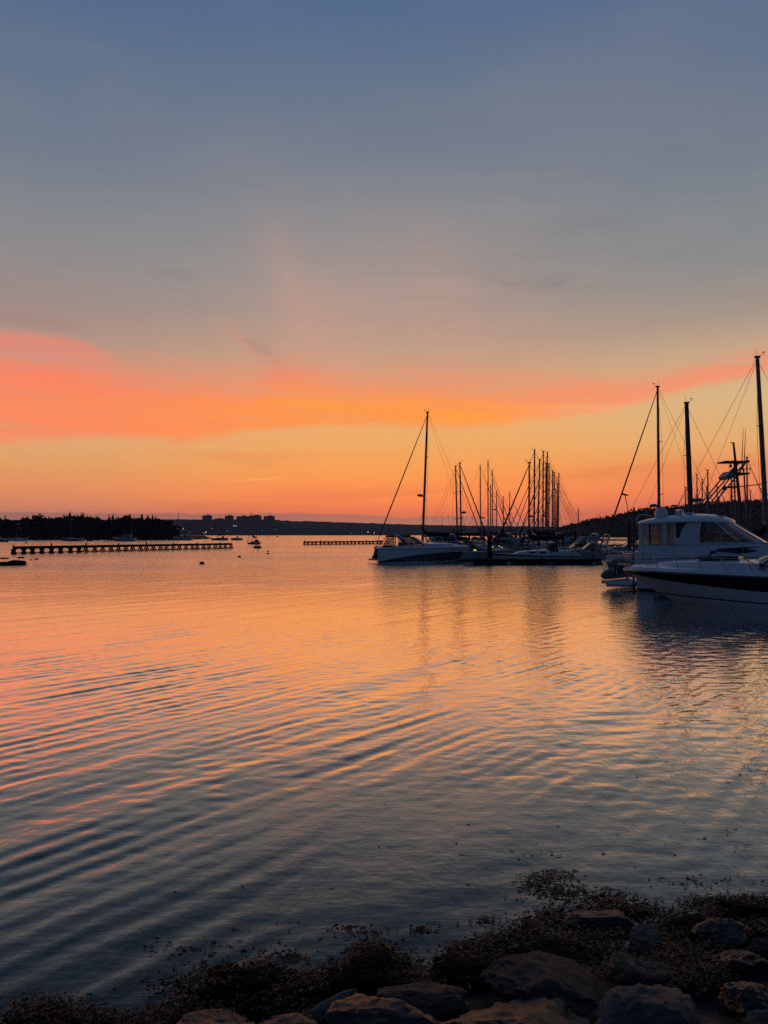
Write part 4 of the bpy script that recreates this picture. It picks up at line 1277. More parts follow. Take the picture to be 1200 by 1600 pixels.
        q.tube([(-2.86, y1, 3.0), (-2.86, y0, 2.14)], .028, 5)
        q.tube([(-2.9, y0 + s * .01, 2.22), (-2.3, y0 + s * .02, 2.42), (-1.72, y0 + s * .02, 2.45)], .015, 5)
        q.build('window_trim', M_dark, r_)
        MB().tube([(-2.32, s * 1.50, 3.0), (-1.90, s * 1.52, 2.6), (-1.38, s * 1.46, 2.15)], .045, 6).build('windshield_post', M_gel, r_, True)
        MB().tube([(-2.95, y0, 2.13), (-2.2, y0 + s * .01, 2.145), (-1.38, s * 1.47, 2.15)], .03, 5).build('window_sill', M_gel, r_)
    lo, hi = [], []
    for i in range(13):
        a = -1 + i / 6.0
        lo.append((-.58 - .82 * abs(a) ** 2.4, a * 1.46, 2.14)); hi.append((-1.95 - .36 * abs(a) ** 2.4, a * 1.48, 3.0))
    ws = MB().grid([lo, hi]).build('windshield', M_tint, r_, True)
    q = MB()
    for i in (4, 8): q.tube([lo[i], hi[i]], .035, 5)
    q.tube(lo, .03, 5).build('windshield_mullion', M_gel, ws)
    MB().add([(-5.55, -1.5, 2.03), (-5.55, 1.5, 2.03), (-5.62, 1.3, 3.03), (-5.62, -1.3, 3.03)], [(0, 1, 2, 3)]).build('aft_curtain', M_glass, r_)
    # inside
    q = MB().box((-1.75, 0, 2.16), (.9, 2.4, .25), taper=.85).box((-2.0, -.5, 2.36), (.3, .7, .22), taper=.7)
    q.build('dashboard', M_dark, r_)
    for y in (-.65, .6):
        MB().box((-2.75, y, 1.95), (.5, .6, .5)).box((-3.0, y, 2.36), (.14, .58, .55), taper=.85).build('helm_seat', M_seat, r_)
    MB().tube([(-2.2 + .10 * math.sin(t), -.65 + .2 * math.cos(t), 2.42 + .16 * math.sin(t)) for t in np.linspace(0, 6.283, 15)], .015, 5).build('steering_wheel', M_ss, r_)
    MB().box((-4.6, .4, 1.85), (1.2, 1.6, .5)).build('lounge_seat', M_seat, r_)
    # on the roof
    MB().tube([(-4.75, -.9, 3.15), (-4.75, -.9, 3.26), (-4.75, -.9, 3.42), (-4.75, -.9, 3.56), (-4.75, -.9, 3.66), (-4.75, -.9, 3.70)], [.20, .27, .28, .25, .15, .02], 14).build('satellite_dome', M_gel, r_, True)
    MB().box((-4.05, -.5, 3.42), (.35, .35, .24), taper=.8).build('radar_pedestal', M_gel, r_)
    MB().box((-4.05, -.5, 3.58), (.14, 1.1, .09), R(25)).build('radar_bar', M_gel, r_)
    q = MB().box((-3.55, -.7, 3.38), (.30, .34, .14), taper=.8).tube([(-3.72, -.9, 3.2), (-3.72, -.9, 3.42), (-3.30, -.9, 3.42), (-3.30, -.9, 3.2)], .02, 5)
    q.build('roof_hatch', M_gel, r_)
    q = MB()
    for k in range(3): q.tube([(-2.7 + k * .12, -.6, 3.27), (-2.35 + k * .12, -.62, 3.29)], .035, 6)
    q.box((-2.6, -.6, 3.21), (.5, .25, .08)).build('horns', M_ss, r_)
    MB().tube([(-4.95, -.6, 3.2), (-4.95, -.6, 3.78), (-4.95, -.6, 3.80), (-4.95, -.6, 4.02)], [.015, .015, .05, .05], 6).build('antenna', M_dark, r_)
    q = MB().tube([(-5.62, -1.5, 2.9), (-5.66, -1.5, 3.2), (-5.5, -1.48, 3.36), (-5.2, -1.45, 3.38), (-5.0, -1.42, 3.30)], .025, 6)
    q.build('grab_hoop', M_gel, r_, True)
    # stern
    MB().box((-6.45, 0, .33), (1.5, 3.3, .15)).box((-6.5, 0, .18), (1.1, 2.9, .14)).build('swim_platform', M_gel, r_)
    MB().tube([(-5.85, -1.35, 1.35), (-5.80, -1.35, 3.72)], .035, 8).build('flag_staff', M_wood, r_)
    q = MB()
    for y in (-1.62, -1.48): q.tube([(-6.05, y, .45), (-6.0, y, 1.0), (-5.85, y - .05, 1.1), (-5.75, y - .05, .8), (-5.72, y - .05, -.1)], .03, 6)
    q.build('swim_ladder', M_ss, r_, True)
    q = MB()
    pts = []
    for x in (-5.3, -4.0, -2.6, -1.2, .2, 1.6, 3.0, 4.4, 5.3):
        u = (x + h) / (2 * h); y = interp(MOTOR_BEAM, u) * B / 2 * .97; z0 = 1.42 + .37 * u
        pts.append((x, -y, z0 + .55)); q.tube([(x, -y, z0), pts[-1]], .014, 5)
    q.tube(pts, .016, 5).build('side_rail', M_ss, r_)
    for x in (-3.6, -1.6):
        MB().tube([(x, -1.90, 1.3), (x, -1.93, 1.0)], .012, 5).tube([(x, -1.97, 1.0), (x, -1.97, .95), (x, -1.97, .4), (x, -1.97, .36)], [.02, .12, .12, .02], 10).build('fender', M_cover3, r_, True)
    # tender on the platform, lying on its side along the transom
    loc = org + Matrix.Rotation(rz, 3, 'Z') @ Vector((-6.75, -.15, .42))
    t = thing('inflatable_dinghy', 'grey inflatable dinghy lying on its side on the swim platform of the hardtop cruiser', 'dinghy', loc, rz + R(90))
    MB().tube([(-1.75, .35, .18), (-1.62, .33, .20), (-1.25, .28, .24), (-.6, .2, .27), (.6, .1, .27), (1.1, .0, .34), (1.35, -.08, .52)], [.03, .12, .22, .25, .25, .23, .2], 14).build('tube', M_tube, t, True)
    MB().tube([(-1.55, .05, .70), (-1.40, .03, .72), (-1.05, -.02, .76), (-.5, -.06, .78), (.6, -.1, .78), (1.1, -.1, .70), (1.35, -.08, .52)], [.03, .12, .21, .25, .25, .23, .2], 14).build('tube', M_tube, t, True)
    MB().box((0, -.05, .50), (2.2, .07, .5)).build('floor', M_dkrub, t)
    MB().box((-1.05, .05, .50), (.06, .32, .46)).build('transom', M_gel2, t)
    MB().tube([(-.9, .44, .26), (-.3, .44, .30), (.4, .37, .30), (.9, .28, .36)], .014, 5).build('grab_rope', M_cover3, t)
hardtop()

# ------------------------------------------------------------------ sailboats
# the tall sloop behind the middle cruiser
sailboat('tall white sloop standing behind the canvas-topped cruiser, mast alone left of the marina', 668, 644.5, 660, 74, 184, 11, 1, mast_r=.12, radar=.375, jib=.06, boomL=4.4, mz=1.3, cover=M_cover)
# two with stays running down to the right
sailboat('slim sloop, left one of the pair of masts right of the tall sloop', 711.8, 729, 715, 92, -32, 8.8, 1, jib=.06)
sailboat('slim sloop with radar on its mast, right one of the pair beside the tall sloop', 718.6, 724, 721, 88, -36, 9.2, 1, radar=.4, jib=.075)
ordw = ['first', 'second', 'third', 'fourth', 'fifth', 'sixth', 'seventh', 'eighth', 'ninth', 'tenth', 'eleventh', 'twelfth']
mid = [(750.3, 728, 751.5, 128, .32), (762.5, 721, 762.8, 134, None), (766.4, 758, 766.6, 146, None), (769.3, 735.6, 769.8, 140, .45), (776, 767.6, 776, 152, None), (786.3, 776, 787, 158, .4), (796, 770, 797.5, 164, None)]
rr = random.Random(2)
for i, (a, b, c, Y, rd) in enumerate(mid):
    sailboat('sailboat whose mast is %s from left in the loose mast group behind the black pile' % ordw[i], a, b, c, Y, -4 + rr.uniform(-4, 4), 9.5 + rr.random() * 2, 1,
             hull=(M_gel, M_gel2, M_navy)[i % 3], cover=(M_cover, M_cover2, M_cover3)[(i + 1) % 3] if i % 2 else M_cover, radar=rd, jib=.055)
# the near sloop on the front dock
sailboat('small white sloop lying along the front floating dock, bow to the left', 827, 723.5, 826.5, 66.2, 181, 7.6, 1, mast_r=.09, jib=.07, boomL=3.1, cover=M_cover, mz=1.15)
dense = [(835.2, 703.4, 834.5, 95, .3), (843.2, 718.7, 840, 99, None), (848.8, 705.7, 848.2, 103, None), (853.2, 724, 852.5, 107, None), (855.3, 707.6, 854.8, 111, .3), (858, 725, 857.5, 115, None),
         (863.4, 736, 863, 119, None), (866, 738.5, 865.5, 123, None), (868.5, 765, 868.3, 128, None), (871, 755, 870.6, 132, None), (873.3, 740, 872, 136, None)]
for i, (a, b, c, Y, rd) in enumerate(dense):
    sailboat('sailboat whose mast is %s from left in the dense mast cluster right of centre' % ordw[i], a, b, c, Y, 180 + rr.uniform(-3, 3), 10 + rr.random() * 1.5, 1,
             hull=(M_gel, M_gel, M_gel2, M_navy)[i % 4], cover=(M_cover, M_cover2, M_cover)[i % 3], radar=rd, jib=.052, mast_r=.115)
sailboat('lone sailboat with a short mast between the dense mast cluster and the hill', 903.6, 796, 903.5, 150, 200, 7.5, 1, furled=False, spreaders=1)
# right-hand group
dk = sailboat('dark-hulled sloop with a furled jib sloping left, directly left of the hardtop cruiser', 1027.5, 604.5, 1030.6, 60, 172, 10.5, 1, hull=M_navy, mast_r=.115, radar=.27, jib=.062, mz=1.2)
def bow_spar():
    inv = Matrix.Rotation(-dk.rotation_euler.z, 3, 'Z')
    def q(px, py): return inv @ (P(px, py, 60) - dk.location)
    m = MB().tube([q(970.5, 770.5), q(976, 773), q(982, 774)], [.05, .09, .04], 6)
    m.tube([q(976.3, 773), q(980, 790), q(983.5, 806), q(985, 835)], .03, 5)
    m.build('bow_spar', M_wire, dk)
bow_spar()
sailboat('sailboat with the thickest black mast, rising behind the hardtop cruiser roof', 1072.7, 630, 1082, 48, -8, 9.5, 1, mast_r=.17, mast_mat=M_wire, radar=.36, furled=False, hull=M_navy)
sailboat('sloop with the tallest mast, leaning at the right edge of the photo', 1183.3, 558.5, 1200, 42, -20, 11, 1, mast_r=.135, radar=None, furled=False, mz=1.3)
small = [(1071.5, 762, 1072, 118), (1089, 741.6, 1089.3, 104), (1097.2, 749.6, 1098, 112), (1104.2, 762, 1104.6, 124), (1105.6, 735, 1108, 96), (1120.4, 756.5, 1121.5, 108), (1142.6, 735.5, 1143, 92),
         (1167, 715, 1168, 86), (1172.6, 766.5, 1173.5, 128), (1191, 753, 1191.5, 116)]
for i, (a, b, c, Y) in enumerate(small):
    sailboat('distant sailboat whose mast is %s from left among small masts above the hardtop cruiser' % ordw[i], a, b, c, Y, (-3 if i % 2 else 178) + rr.uniform(-4, 4), 9 + rr.random(), 1,
             hull=(M_gel, M_gel2, M_navy)[i % 3], cover=(M_cover, M_cover2)[i % 2], jib=.06)

# sport-fishing boat with a tower, behind the hardtop cruiser
def tower_boat():
    Y = 46.0
    r_ = motorboat('sport-fishing boat carrying a tall slanting pipe tower, behind the hardtop cruiser', 1150, Y, 0, 10.5, canvas=False, arch=False, fly=True, name='fishing_boat')
    o = r_.location
    def Q(px, py, d=0.0): return P(px, py, Y) - o + Vector((0, d, 0))
    for d in (-.7, .7):
        MB().tube([Q(1103, 786, d), Q(1131, 751, d * .9), Q(1163, 720, d * .7)], .04, 6).build('tower_leg', M_alu, r_)
        MB().tube([Q(1108, 787, d), Q(1142, 747, d * .9), Q(1159, 724, d * .7)], .045, 6).build('tower_leg', M_alu, r_)
        MB().tube([Q(1158, 820, d), Q(1155, 742, d * .9), Q(1153, 722, d * .7)], .045, 6).build('tower_leg', M_alu, r_)
        MB().tube([Q(1152, 735, d * .9), Q(1165, 733.5, d * .9), Q(1164, 738, d * .9)], .03, 5).build('tower_rail', M_alu, r_)
    MB().box((Q(1146, 722.3) ), (1.45, 1.1, .09)).build('tower_roof', M_cover, r_)
    MB().box(Q(1153.5, 741), (.72, 1.5, .09)).build('tower_platform', M_cover, r_)
    MB().prism([(-.28, -.05), (-.02, .24), (.30, .16), (.16, -.16), (-.22, -.26)], 1.1, Q(1136, 743.5)).build('tower_seat', M_grey, r_)
    MB().tube([Q(1141.5, 724), Q(1141.5, 727)], .04, 5).box(Q(1141.5, 728.5), (.13, .13, .14)).build('spreader_light', M_dark, r_)
    q = MB().tube([Q(1129, 762), Q(1154, 760.5)], .07, 6).tube([Q(1154, 760.5), Q(1186, 757), Q(1199, 753.5)], .03, 5).box(Q(1132, 764), (.2, .14, .14))
    q.build('boom', M_wire, r_)
    MB().tube([Q(1146, 691.5), Q(1155.5, 782), Q(1157, 822)], [.06, .10, .12], 7).box(Q(1144, 691.7), (.22, .06, .05)).build('mast', M_wire, r_)
    q = MB().tube([Q(1146.5, 745, .3), Q(1148, 784, .3)], .02, 4).tube([Q(1150, 745, .3), Q(1151.5, 784, .3)], .02, 4)
    for k in range(6): q.tube([Q(1146.8 + k * .26, 751 + k * 6, .3), Q(1150.3 + k * .26, 751 + k * 6, .3)], .015, 4)
    q.build('ladder', M_alu, r_)
    for px in (1161.3, 1165):
        MB().tube([Q(px, 670), Q(px - 2.2, 722)], [.012, .03], 5).build('antenna', M_wire, r_)
tower_boat()

# ------------------------------------------------------------------ smaller motor boats filling the berths
for px, Y, hd, L, kw, lb in (
    (742, 73, 8, 7.0, {}, 'small cabin boat with a dark canvas top just left of the black pile'),
    (727, 80, -20, 7.5, dict(cover=M_cover2), 'cabin boat with a pale arch between the slim sloop pair and the black pile'),
    (703, 86, 10, 8.5, dict(fly=True, canvas=False), 'flybridge motor boat seen over the bow of the canvas-topped cruiser'),
    (779, 80, 170, 7.5, dict(fly=True, canvas=False), 'flybridge boat with a slanted pale screen right of the black pile'),
    (762, 92, 180, 8.0, {}, 'cabin boat tucked behind the black pile'),
    (803, 88, 185, 7.0, dict(cover=M_cover2), 'cabin boat behind the bow of the small front sloop'),
    (893, 74, 182, 7.2, dict(cover=M_cover3), 'cabin boat with a pale tent cover behind the stern of the small front sloop'),
    (912, 70, 178, 6.6, dict(canvas=False), 'open motor boat at the right end of the front dock'),
    (905, 92, 10, 8.0, dict(fly=True, canvas=False), 'flybridge motor boat right of the dense mast cluster'),
    (885, 108, 0, 8.5, {}, 'cabin boat below the right side of the dense mast cluster'),
    (975, 76, 176, 7.5, {}, 'white cabin boat half hidden behind the dark-hulled sloop'),
    (1168, 40.5, 172, 9.0, dict(cover=M_cover), 'motor boat with a dark bimini showing above the hardtop cruiser windshield')):
    motorboat(lb, px, Y, hd, L, **kw)

# ------------------------------------------------------------------ floating docks, piles, dock lights
M_float = mat('float_plastic', (0.40, 0.38, 0.33), 0.6)
M_floatd = mat('dark_float', (0.025, 0.025, 0.03), 0.7)
M_plank = mat('dock_planks', (0.07, 0.064, 0.06), 0.85, var=0.3, scale=3.0, stretch=(1, 5, 1))
M_green = mat('dock_lamp', (0.7, 0.9, 0.2), 0.4, emit=(0.62, 0.80, 0.06), estr=0.75)
M_warm = mat('dock_lamp_white', (0.9, 0.9, 0.8), 0.4, emit=(1.0, 0.93, 0.78), estr=0.6)
def dock(label, a, b, w=2.0, z=.48, ends=True):
    a, b = Vector(a), Vector(b); d = b - a; L = d.length
    r_ = thing('floating_dock', label, 'dock', (a.x, a.y, 0), math.atan2(d.y, d.x), 'floating docks of the marina')
    MB().box((L / 2, 0, z - .04), (L, w, .08)).build('deck', M_plank, r_)
    q = MB()
    for s in (-1, 1): q.box((L / 2, s * (w / 2 + .03), z - .14), (L + .05, .06, .24))
    q.build('fascia', M_timber, r_)
    n = max(2, int(L / 3.2))
    for k in range(n):
        x = (k + .5) * L / n
        MB().box((x, 0, .08), (L / n * .72, w * .92, .42)).build('float', M_floatd, r_)
    if ends:
        for x in (.22, L - .22, L * .31):
            MB().box((x, -w / 2 - .04, .16), (.36, .10, .24), taper=.9).build('bumper', M_float, r_)
    q = MB()
    for k in range(int(L / 2.5)): q.box((1 + k * 2.5, -w / 2 + .12, z + .03), (.3, .08, .09))
    q.build('cleats', M_steel, r_)
    return r_
dock('front floating dock in the middle, running under the small front sloop', (6.9, 63.6, 0), (17.4, 63.6, 0), 1.8)
dock('short floating dock with pale bumpers between the front dock and the hardtop cruiser', (17.5, 64.0, 0), (21.6, 64.4, 0), 1.4)
dock('floating walkway seen across the gap left of the hardtop cruiser', (20, 91, 0), (40, 91, 0), 2.2, ends=False)
dock('middle finger dock seen in the gap left of the hardtop cruiser', (18.6, 73.5, 0), (25.0, 74, 0), 1.2, ends=False)
dock('finger dock between the hardtop cruiser and the black-striped boat', (11.6, 32.6, 0), (20.0, 26.6, 0), .9, .42, ends=False)
dock('long walkway behind the dense mast cluster', (15, 146, 0), (60, 146, 0), 2.4, .6, ends=False)
dock('far walkway at the foot of the hill', (55, 300, 0), (150, 300, 0), 3, .7, ends=False)
def pile(label, px, Y, py_top, r, cap=True):
    x = (px - 600) / F * Y; z = H + (HY - py_top) / F * Y
    r_ = thing('mooring_pile', label, 'pile', (x, Y, 0), 0, 'mooring piles of the marina')
    MB().tube([(0, 0, -1.2), (0, 0, .3), (.01, 0, z - .1)], [r * 1.05, r, r * .93], 10).build('post', M_timber, r_, 40)
    if cap: MB().tube([(.01, 0, z - .1), (.01, 0, z + .02), (.01, 0, z + .2)], [r * 1.12, r * 1.1, .02], 10).build('cap', M_wire, r_, 40)
    else: MB().tube([(0, 0, .55), (0, 0, .75)], r * 1.25, 10).build('hoop', M_steel, r_)
pile('thick black pile standing on the front dock left of the small front sloop', 765, 64.8, 838, .21)
pile('slim dark pile right of the thick black pile', 777, 79, 842, .16)
for i, px in enumerate((789.5, 797.5, 806, 812.5, 819, 826)):
    pile('dark pile, %s from the left in the row behind the small front sloop' % ordw[i], px, 142, 834.5 + (i % 2) * .8, .24, False)
pile('dark pile at the right end of the front dock', 925, 64.9, 856, .15)
pile('tall dark pile directly left of the hardtop cruiser stern', 983.5, 62.8, 812, .17)
def dock_light(label, px, py, Y, m, s=1.0):
    p = P(px, py, Y)
    r_ = thing('dock_light', label, 'dock light', (p.x, p.y, .48 if p.z > .7 else p.z - .3), 0, 'lights along the docks')
    h = p.z - r_.location.z
    MB().box((0, 0, (h - .10) / 2), (.16 * s, .16 * s, h - .10), taper=.85).build('pedestal', M_cover3, r_)
    MB().box((0, 0, h), (.26 * s, .20 * s, .16 * s)).build('lamp_head', m, r_)
    MB().box((0, 0, h + .11 * s), (.30 * s, .24 * s, .05)).build('lamp_cap', M_steel, r_)
dock_light('yellow-green dock light left of the thick black pile', 742, 859.5, 64.2, M_green, .8)
dock_light('small yellow-green dock light just right of the slim pile', 780, 853.5, 78, M_green, .6)
dock_light('pale dock light right of the small yellow-green light', 784, 854.8, 77, M_warm, .6)
dock_light('pale dock light right of the thick black pile', 769, 854.5, 74, M_warm, .7)
dock_light('pale dock light left of the small front sloop cabin', 790.5, 851.5, 90, M_warm, .6)
dock_light('farthest pale dock light above the bow of the small front sloop', 801.5, 851.5, 92, M_warm, .6)

def dock_box(label, px, Y, m):
    r_ = thing('dock_box', label, 'dock box', ((px - 600) / F * Y, Y, .48), 0, 'storage boxes on the docks')
    MB().box((0, 0, .26), (1.1, .55, .5), taper=.95).build('bin', m, r_)
    MB().box((0, 0, .55), (1.16, .62, .09), taper=.9).build('lid', m, r_)
dock_box('pale dock box left of the yellow-green dock light', 733.5, 64.0, M_cover3)
dock_box('grey dock box between the yellow-green light and the thick black pile', 751, 64.1, M_grey)
dock_box('pale dock box at the right end of the front floating dock', 918, 64.0, M_cover3)
for i, (px, Y, y) in enumerate(((708, 96, 826), (733, 84, 833), (756, 90, 829), (786, 100, 827), (842, 92, 828), (880, 84, 832), (899, 88, 829), (914, 90, 834))):
    pile('slim marina pile, %s from the left among the berthed boats' % ordw[i], px, Y, y, .13, i % 2 == 0)
def mooring_line(label, a, b, sag):
    a, b = Vector(a), Vector(b)
    o = MB().tube([a.lerp(b, t) - Vector((0, 0, sag * 4 * t * (1 - t))) for t in np.linspace(0, 1, 9)], .018, 5).build('mooring_line', M_cover3, None, True)
    tag(o, label, 'rope')
mooring_line('mooring line from the hardtop cruiser stern quarter down to the finger dock', (11.6, 34.2, 1.4), (12.6, 32.2, .5), .15)
mooring_line('mooring line from the small front sloop bow to the front dock', (10.2, 65.6, 1.0), (9.6, 64.3, .52), .1)
# ------------------------------------------------------------------ boats on moorings at the left
def moored(label, mast_px, mast_py, px0, px1, Y, hd, **kw):
    L = abs(px1 - px0) / F * Y / max(.35, abs(math.cos(R(hd))))
    return sailboat(label, mast_px, mast_py, mast_px, Y, hd, L, 1, group='boats on moorings off the wooded point', spreaders=1, **kw)
moored('white sloop on a mooring, leftmost whole sailboat below the wood', 25.4, 815, 15, 46, 292, 180, furled=True, mast_r=.09, dodger=False)
moored('tall dark-hulled sloop on a mooring, its mast topping the wooded skyline', 110.6, 798.5, 95, 129, 290, 180, hull=M_grey, mast_r=.10)
moored('pale sloop on a mooring behind the white motor yacht', 206.2, 810, 199, 219.5, 318, 0, mast_r=.09)
moored('dark ketch on a mooring below the lone apartment tower', 341, 811, 329, 357, 330, 180, hull=M_navy, mast_r=.08, cover=M_cover)
moored('small dark sloop on a mooring off the end of the breakwater', 394.6, 819.5, 381, 402.5, 196, 165, hull=M_navy, mast_r=.06, jib=.05)
motorboat('white motor yacht on a mooring beside the pale sloop below the wood', 194, 280, 182, 8.6, fly=True, canvas=False, group='boats on moorings off the wooded point')
motorboat('long low motor boat with a white awning at the right end of the wood', 285, 330, 180, 8.6, cover=M_cover3, group='boats on moorings off the wooded point')
motorboat('grey motor boat cut off by the left edge of the photo', 2, 255, 0, 6.2, group='boats on moorings off the wooded point', arch=False)
motorboat('small open launch between the dark ketch and the small sloop', 369, 330, 180, 5.4, canvas=False, arch=False, group='boats on moorings off the wooded point', hull=M_navy)
def rowboat(label, px, Y, L):
    r_ = thing('rowing_boat', label, 'rowing boat', ((px - 600) / F * Y, Y, 0), R(176), 'boats on moorings off the wooded point')
    l0 = line(-.44 * L, .40 * L, SAIL_BEAM, .75, -.1, -.05, L * .36); l1 = line(-.5 * L, .5 * L, SAIL_BEAM, 1.0, .38, .55, L * .36)
    strip([l0, l1], True, True).build('hull', M_navy, r_, 40)
    MB().box((-.1 * L, 0, .3), (.2, L * .3, .05)).build('thwart', M_wood, r_)
    MB().box((-.53 * L, 0, .45), (.25, .25, .5), taper=.7).build('outboard_motor', M_dkrub, r_)
rowboat('small dark rowing boat between the tall sloop and the motor yacht', 140, 288, 2.5)
# ------------------------------------------------------------------ rocks and seaweed at our feet
M_rock = mat('wet_dark_rock', (0.012, 0.010, 0.008), 0.45, var=0.3, scale=2.2, bump=0.9, bscale=14, col2=(0.010, 0.010, 0.010))
M_rockb = mat('brown_rock', (0.040, 0.026, 0.015), 0.7, var=0.3, scale=2.5, bump=0.9, bscale=14, col2=(0.014, 0.011, 0.009))
M_tan = mat('tan_rock', (0.115, 0.074, 0.042), 0.75, var=0.3, scale=2.5, bump=0.9, bscale=14, col2=(0.045, 0.033, 0.024))
M_rockg = mat('pale_granite', (0.14, 0.112, 0.088), 0.75, var=0.25, scale=3.0, bump=0.9, bscale=16, col2=(0.055, 0.048, 0.043))
M_weed = mat('rockweed', (0.009, 0.006, 0.003), 0.40, var=0.3, scale=6.0, spec=0.16, col2=(0.007, 0.006, 0.005))
M_reef = mat('weedy_reef', (0.012, 0.011, 0.010), 0.95, var=0.3, scale=2.0, spec=0.1)
import bmesh
def rock(label, loc, size, seed, m, rz=0.0, cuts=9, sub=5, rough=0.12, name='rock', tilt=(0, 0)):
    rng = random.Random(seed)
    bm = bmesh.new()
    bmesh.ops.create_icosphere(bm, subdivisions=sub, radius=1.0)
    pl = []
    for _ in range(cuts):
        n = Vector((rng.gauss(0, 1), rng.gauss(0, 1), rng.gauss(0.25, 0.8))).normalized()
        pl.append((n, rng.uniform(0.52, 0.85)))
    for v in bm.verts:
        p = v.co.copy()
        for n, d in pl:
            k = p.dot(n) - d
            if k > 0: p -= n * k * 0.90
        q = p * 1.6 + Vector((seed * 1.7, 0, 0))
        ri = 1.0 - abs(mno.noise(q * 1.9 + Vector((7, 3, 1)))) * 2.0
        p -= p.normalized() * 0.035 * max(0.0, ri - 0.86) / 0.14
        p += p.normalized() * (rough * mno.fractal(q, 0.75, 2.1, 5) + 0.045 * mno.fractal(q * 5, 0.7, 2.2, 4) - 0.04 * abs(mno.noise(q * 2.6)))
        v.co = Vector((p.x * size[0], p.y * size[1], p.z * size[2]))
    me = bpy.data.meshes.new(name); bm.to_mesh(me); bm.free()
    me.polygons.foreach_set('use_smooth', [True] * len(me.polygons))
    me.set_sharp_from_angle(angle=R(24))
    me.materials.append(m)
    o = bpy.data.objects.new(name, me); COL.objects.link(o)
    o.location = loc; o.rotation_euler = (R(tilt[0]), R(tilt[1]), rz)
    return tag(o, label, 'rock', 'rocks of the shore' if name == 'rock' else None)
def RK(label, px, py, wpx, hpx, seed, m, z=0.1, dep=0.8, rz=0.0, **kw):
    """rock filling about wpx x hpx photo pixels, centred on the photo point, standing at height z"""
    py += 0.14 * hpx + 4 + interp([(0, 26), (640, 30), (860, 12), (1200, 6)], px)
    c = G(px, py, z)
    k = c.y / F
    return rock(label, c, (wpx * k * 0.60, wpx * k * 0.60 * dep, hpx * k * 0.58), seed, m, rz, **kw)
RK('low flat rock with a pale top awash among the weed, farthest out', 938, 1421, 92, 22, 3, M_rock, 0.03, .6)
RK('small rounded rock with a light rim at the edge of a weed pool', 1014, 1452, 64, 46, 5, M_rockg, 0.06, .8)
RK('tan brown rock just behind the large pale boulder', 1003, 1508, 96, 76, 8, M_tan, 0.12, .9)
RK('large pale granite boulder at the bottom right', 1004, 1586, 215, 125, 11, M_rockg, 0.16, .9, rz=.3, cuts=11)
RK('wide brown slab sloping to the right beside the pale boulder', 885, 1534, 235, 62, 14, M_rockb, 0.10, .7, rz=-.15, tilt=(0, 8))
RK('big black boulder at the bottom middle, the darkest rock', 800, 1604, 280, 120, 19, M_rock, 0.10, .8, rz=.5)
RK('broad dark slab with a brown lit edge, left of the darkest boulder', 620, 1592, 250, 110, 23, M_rock, 0.12, .7, rz=-.3)
RK('brown slab edge rising behind the broad dark slab', 650, 1535, 170, 44, 24, M_rockb, 0.12, .6, rz=-.25, tilt=(0, -10))
RK('narrow tan rock lit like a blade in the weed, left of the slabs', 512, 1540, 100, 20, 27, M_rockg, 0.10, .35, rz=.35, tilt=(0, -14))
RK('dark brown boulder at the bottom left of the rocks', 345, 1592, 150, 84, 31, M_rock, 0.08, .8)
RK('low dark rock under weed between the left boulder and the blade rock', 440, 1590, 120, 50, 33, M_rock, 0.08, .8)
RK('smooth black round rock in the weed at the right', 1135, 1456, 92, 56, 37, M_rock, 0.08, .8)
RK('dark knobbly rock below the smooth black round rock', 1155, 1506, 96, 66, 41, M_rock, 0.12, .8)
RK('dark angular rock with a grey facet at the right edge', 1182, 1572, 120, 90, 43, M_rock, 0.16, .8)
RK('small pale rock tip in the bottom right corner', 1190, 1592, 70, 44, 47, M_rockg, 0.22, .8)
RK('brown rock tip at the bottom edge between the pale boulder and the corner', 1098, 1606, 110, 44, 49, M_rockb, 0.22, .8)
RK('mottled brown rock cut by the right edge below the weed bank', 1196, 1485, 60, 60, 53, M_rockb, 0.12, .8)
for px, py, w, hh, sd, lb in ((392, 1508, 120, 50, 71, 'weed-covered hump nearest the open water at the left of the rocks'), (352, 1530, 100, 40, 72, 'weed-covered hump below the leftmost weedy hump'),
                               (600, 1488, 110, 36, 73, 'weed-covered hump above the broad dark slab'), (552, 1508, 120, 40, 74, 'weed-covered hump above the blade of tan rock'),
                               (1070, 1492, 100, 76, 75, 'weed-draped boulder right of the tan brown rock'), (1088, 1446, 96, 40, 76, 'weed-covered hump right of the small rounded rock'),
                               (1168, 1424, 110, 34, 77, 'weed-covered hump at the right edge nearest the open water'), (850, 1482, 130, 36, 78, 'weed-covered hump above the wide brown slab'),
                               (745, 1494, 120, 32, 79, 'weed-covered hump above the big black boulder'), (470, 1535, 110, 40, 80, 'weed-covered hump left of the blade of tan rock'), (70, 1588, 130, 30, 81, 'weed-covered hump in the bottom left corner'),
                               (905, 1490, 90, 40, 82, 'weed-covered hump left of the tan brown rock'), (1110, 1545, 90, 50, 83, 'weed-draped rock right of the pale boulder')):
    RK(lb, px, py - hh * .2, w, hh, sd, M_reef, .03, .75, rough=.2)
# the rocks breaking the surface far off at the left
for px, py, w, hh, sd, lb in ((8, 881, 54, 9, 61, 'largest dark rock breaking the surface at the left edge'), (34, 871.5, 11, 3, 62, 'small dark rock behind the largest left rock'),
                          (57, 873.6, 8, 2.4, 63, 'tiny dark rock farthest right of the left rocks'), (48.5, 875, 4, 1.8, 64, 'tiniest dark rock between the small left rocks'), (5, 872.6, 15, 2.0, 65, 'flat dark rock at the left edge behind the largest rock')):
    c = G(px, py + hh * .2)
    k = c.y / F
    rock(lb, c, (w * k * .58, w * k * .4, hh * k * .85), sd, M_reef, 0, 8, 4, 0.42)

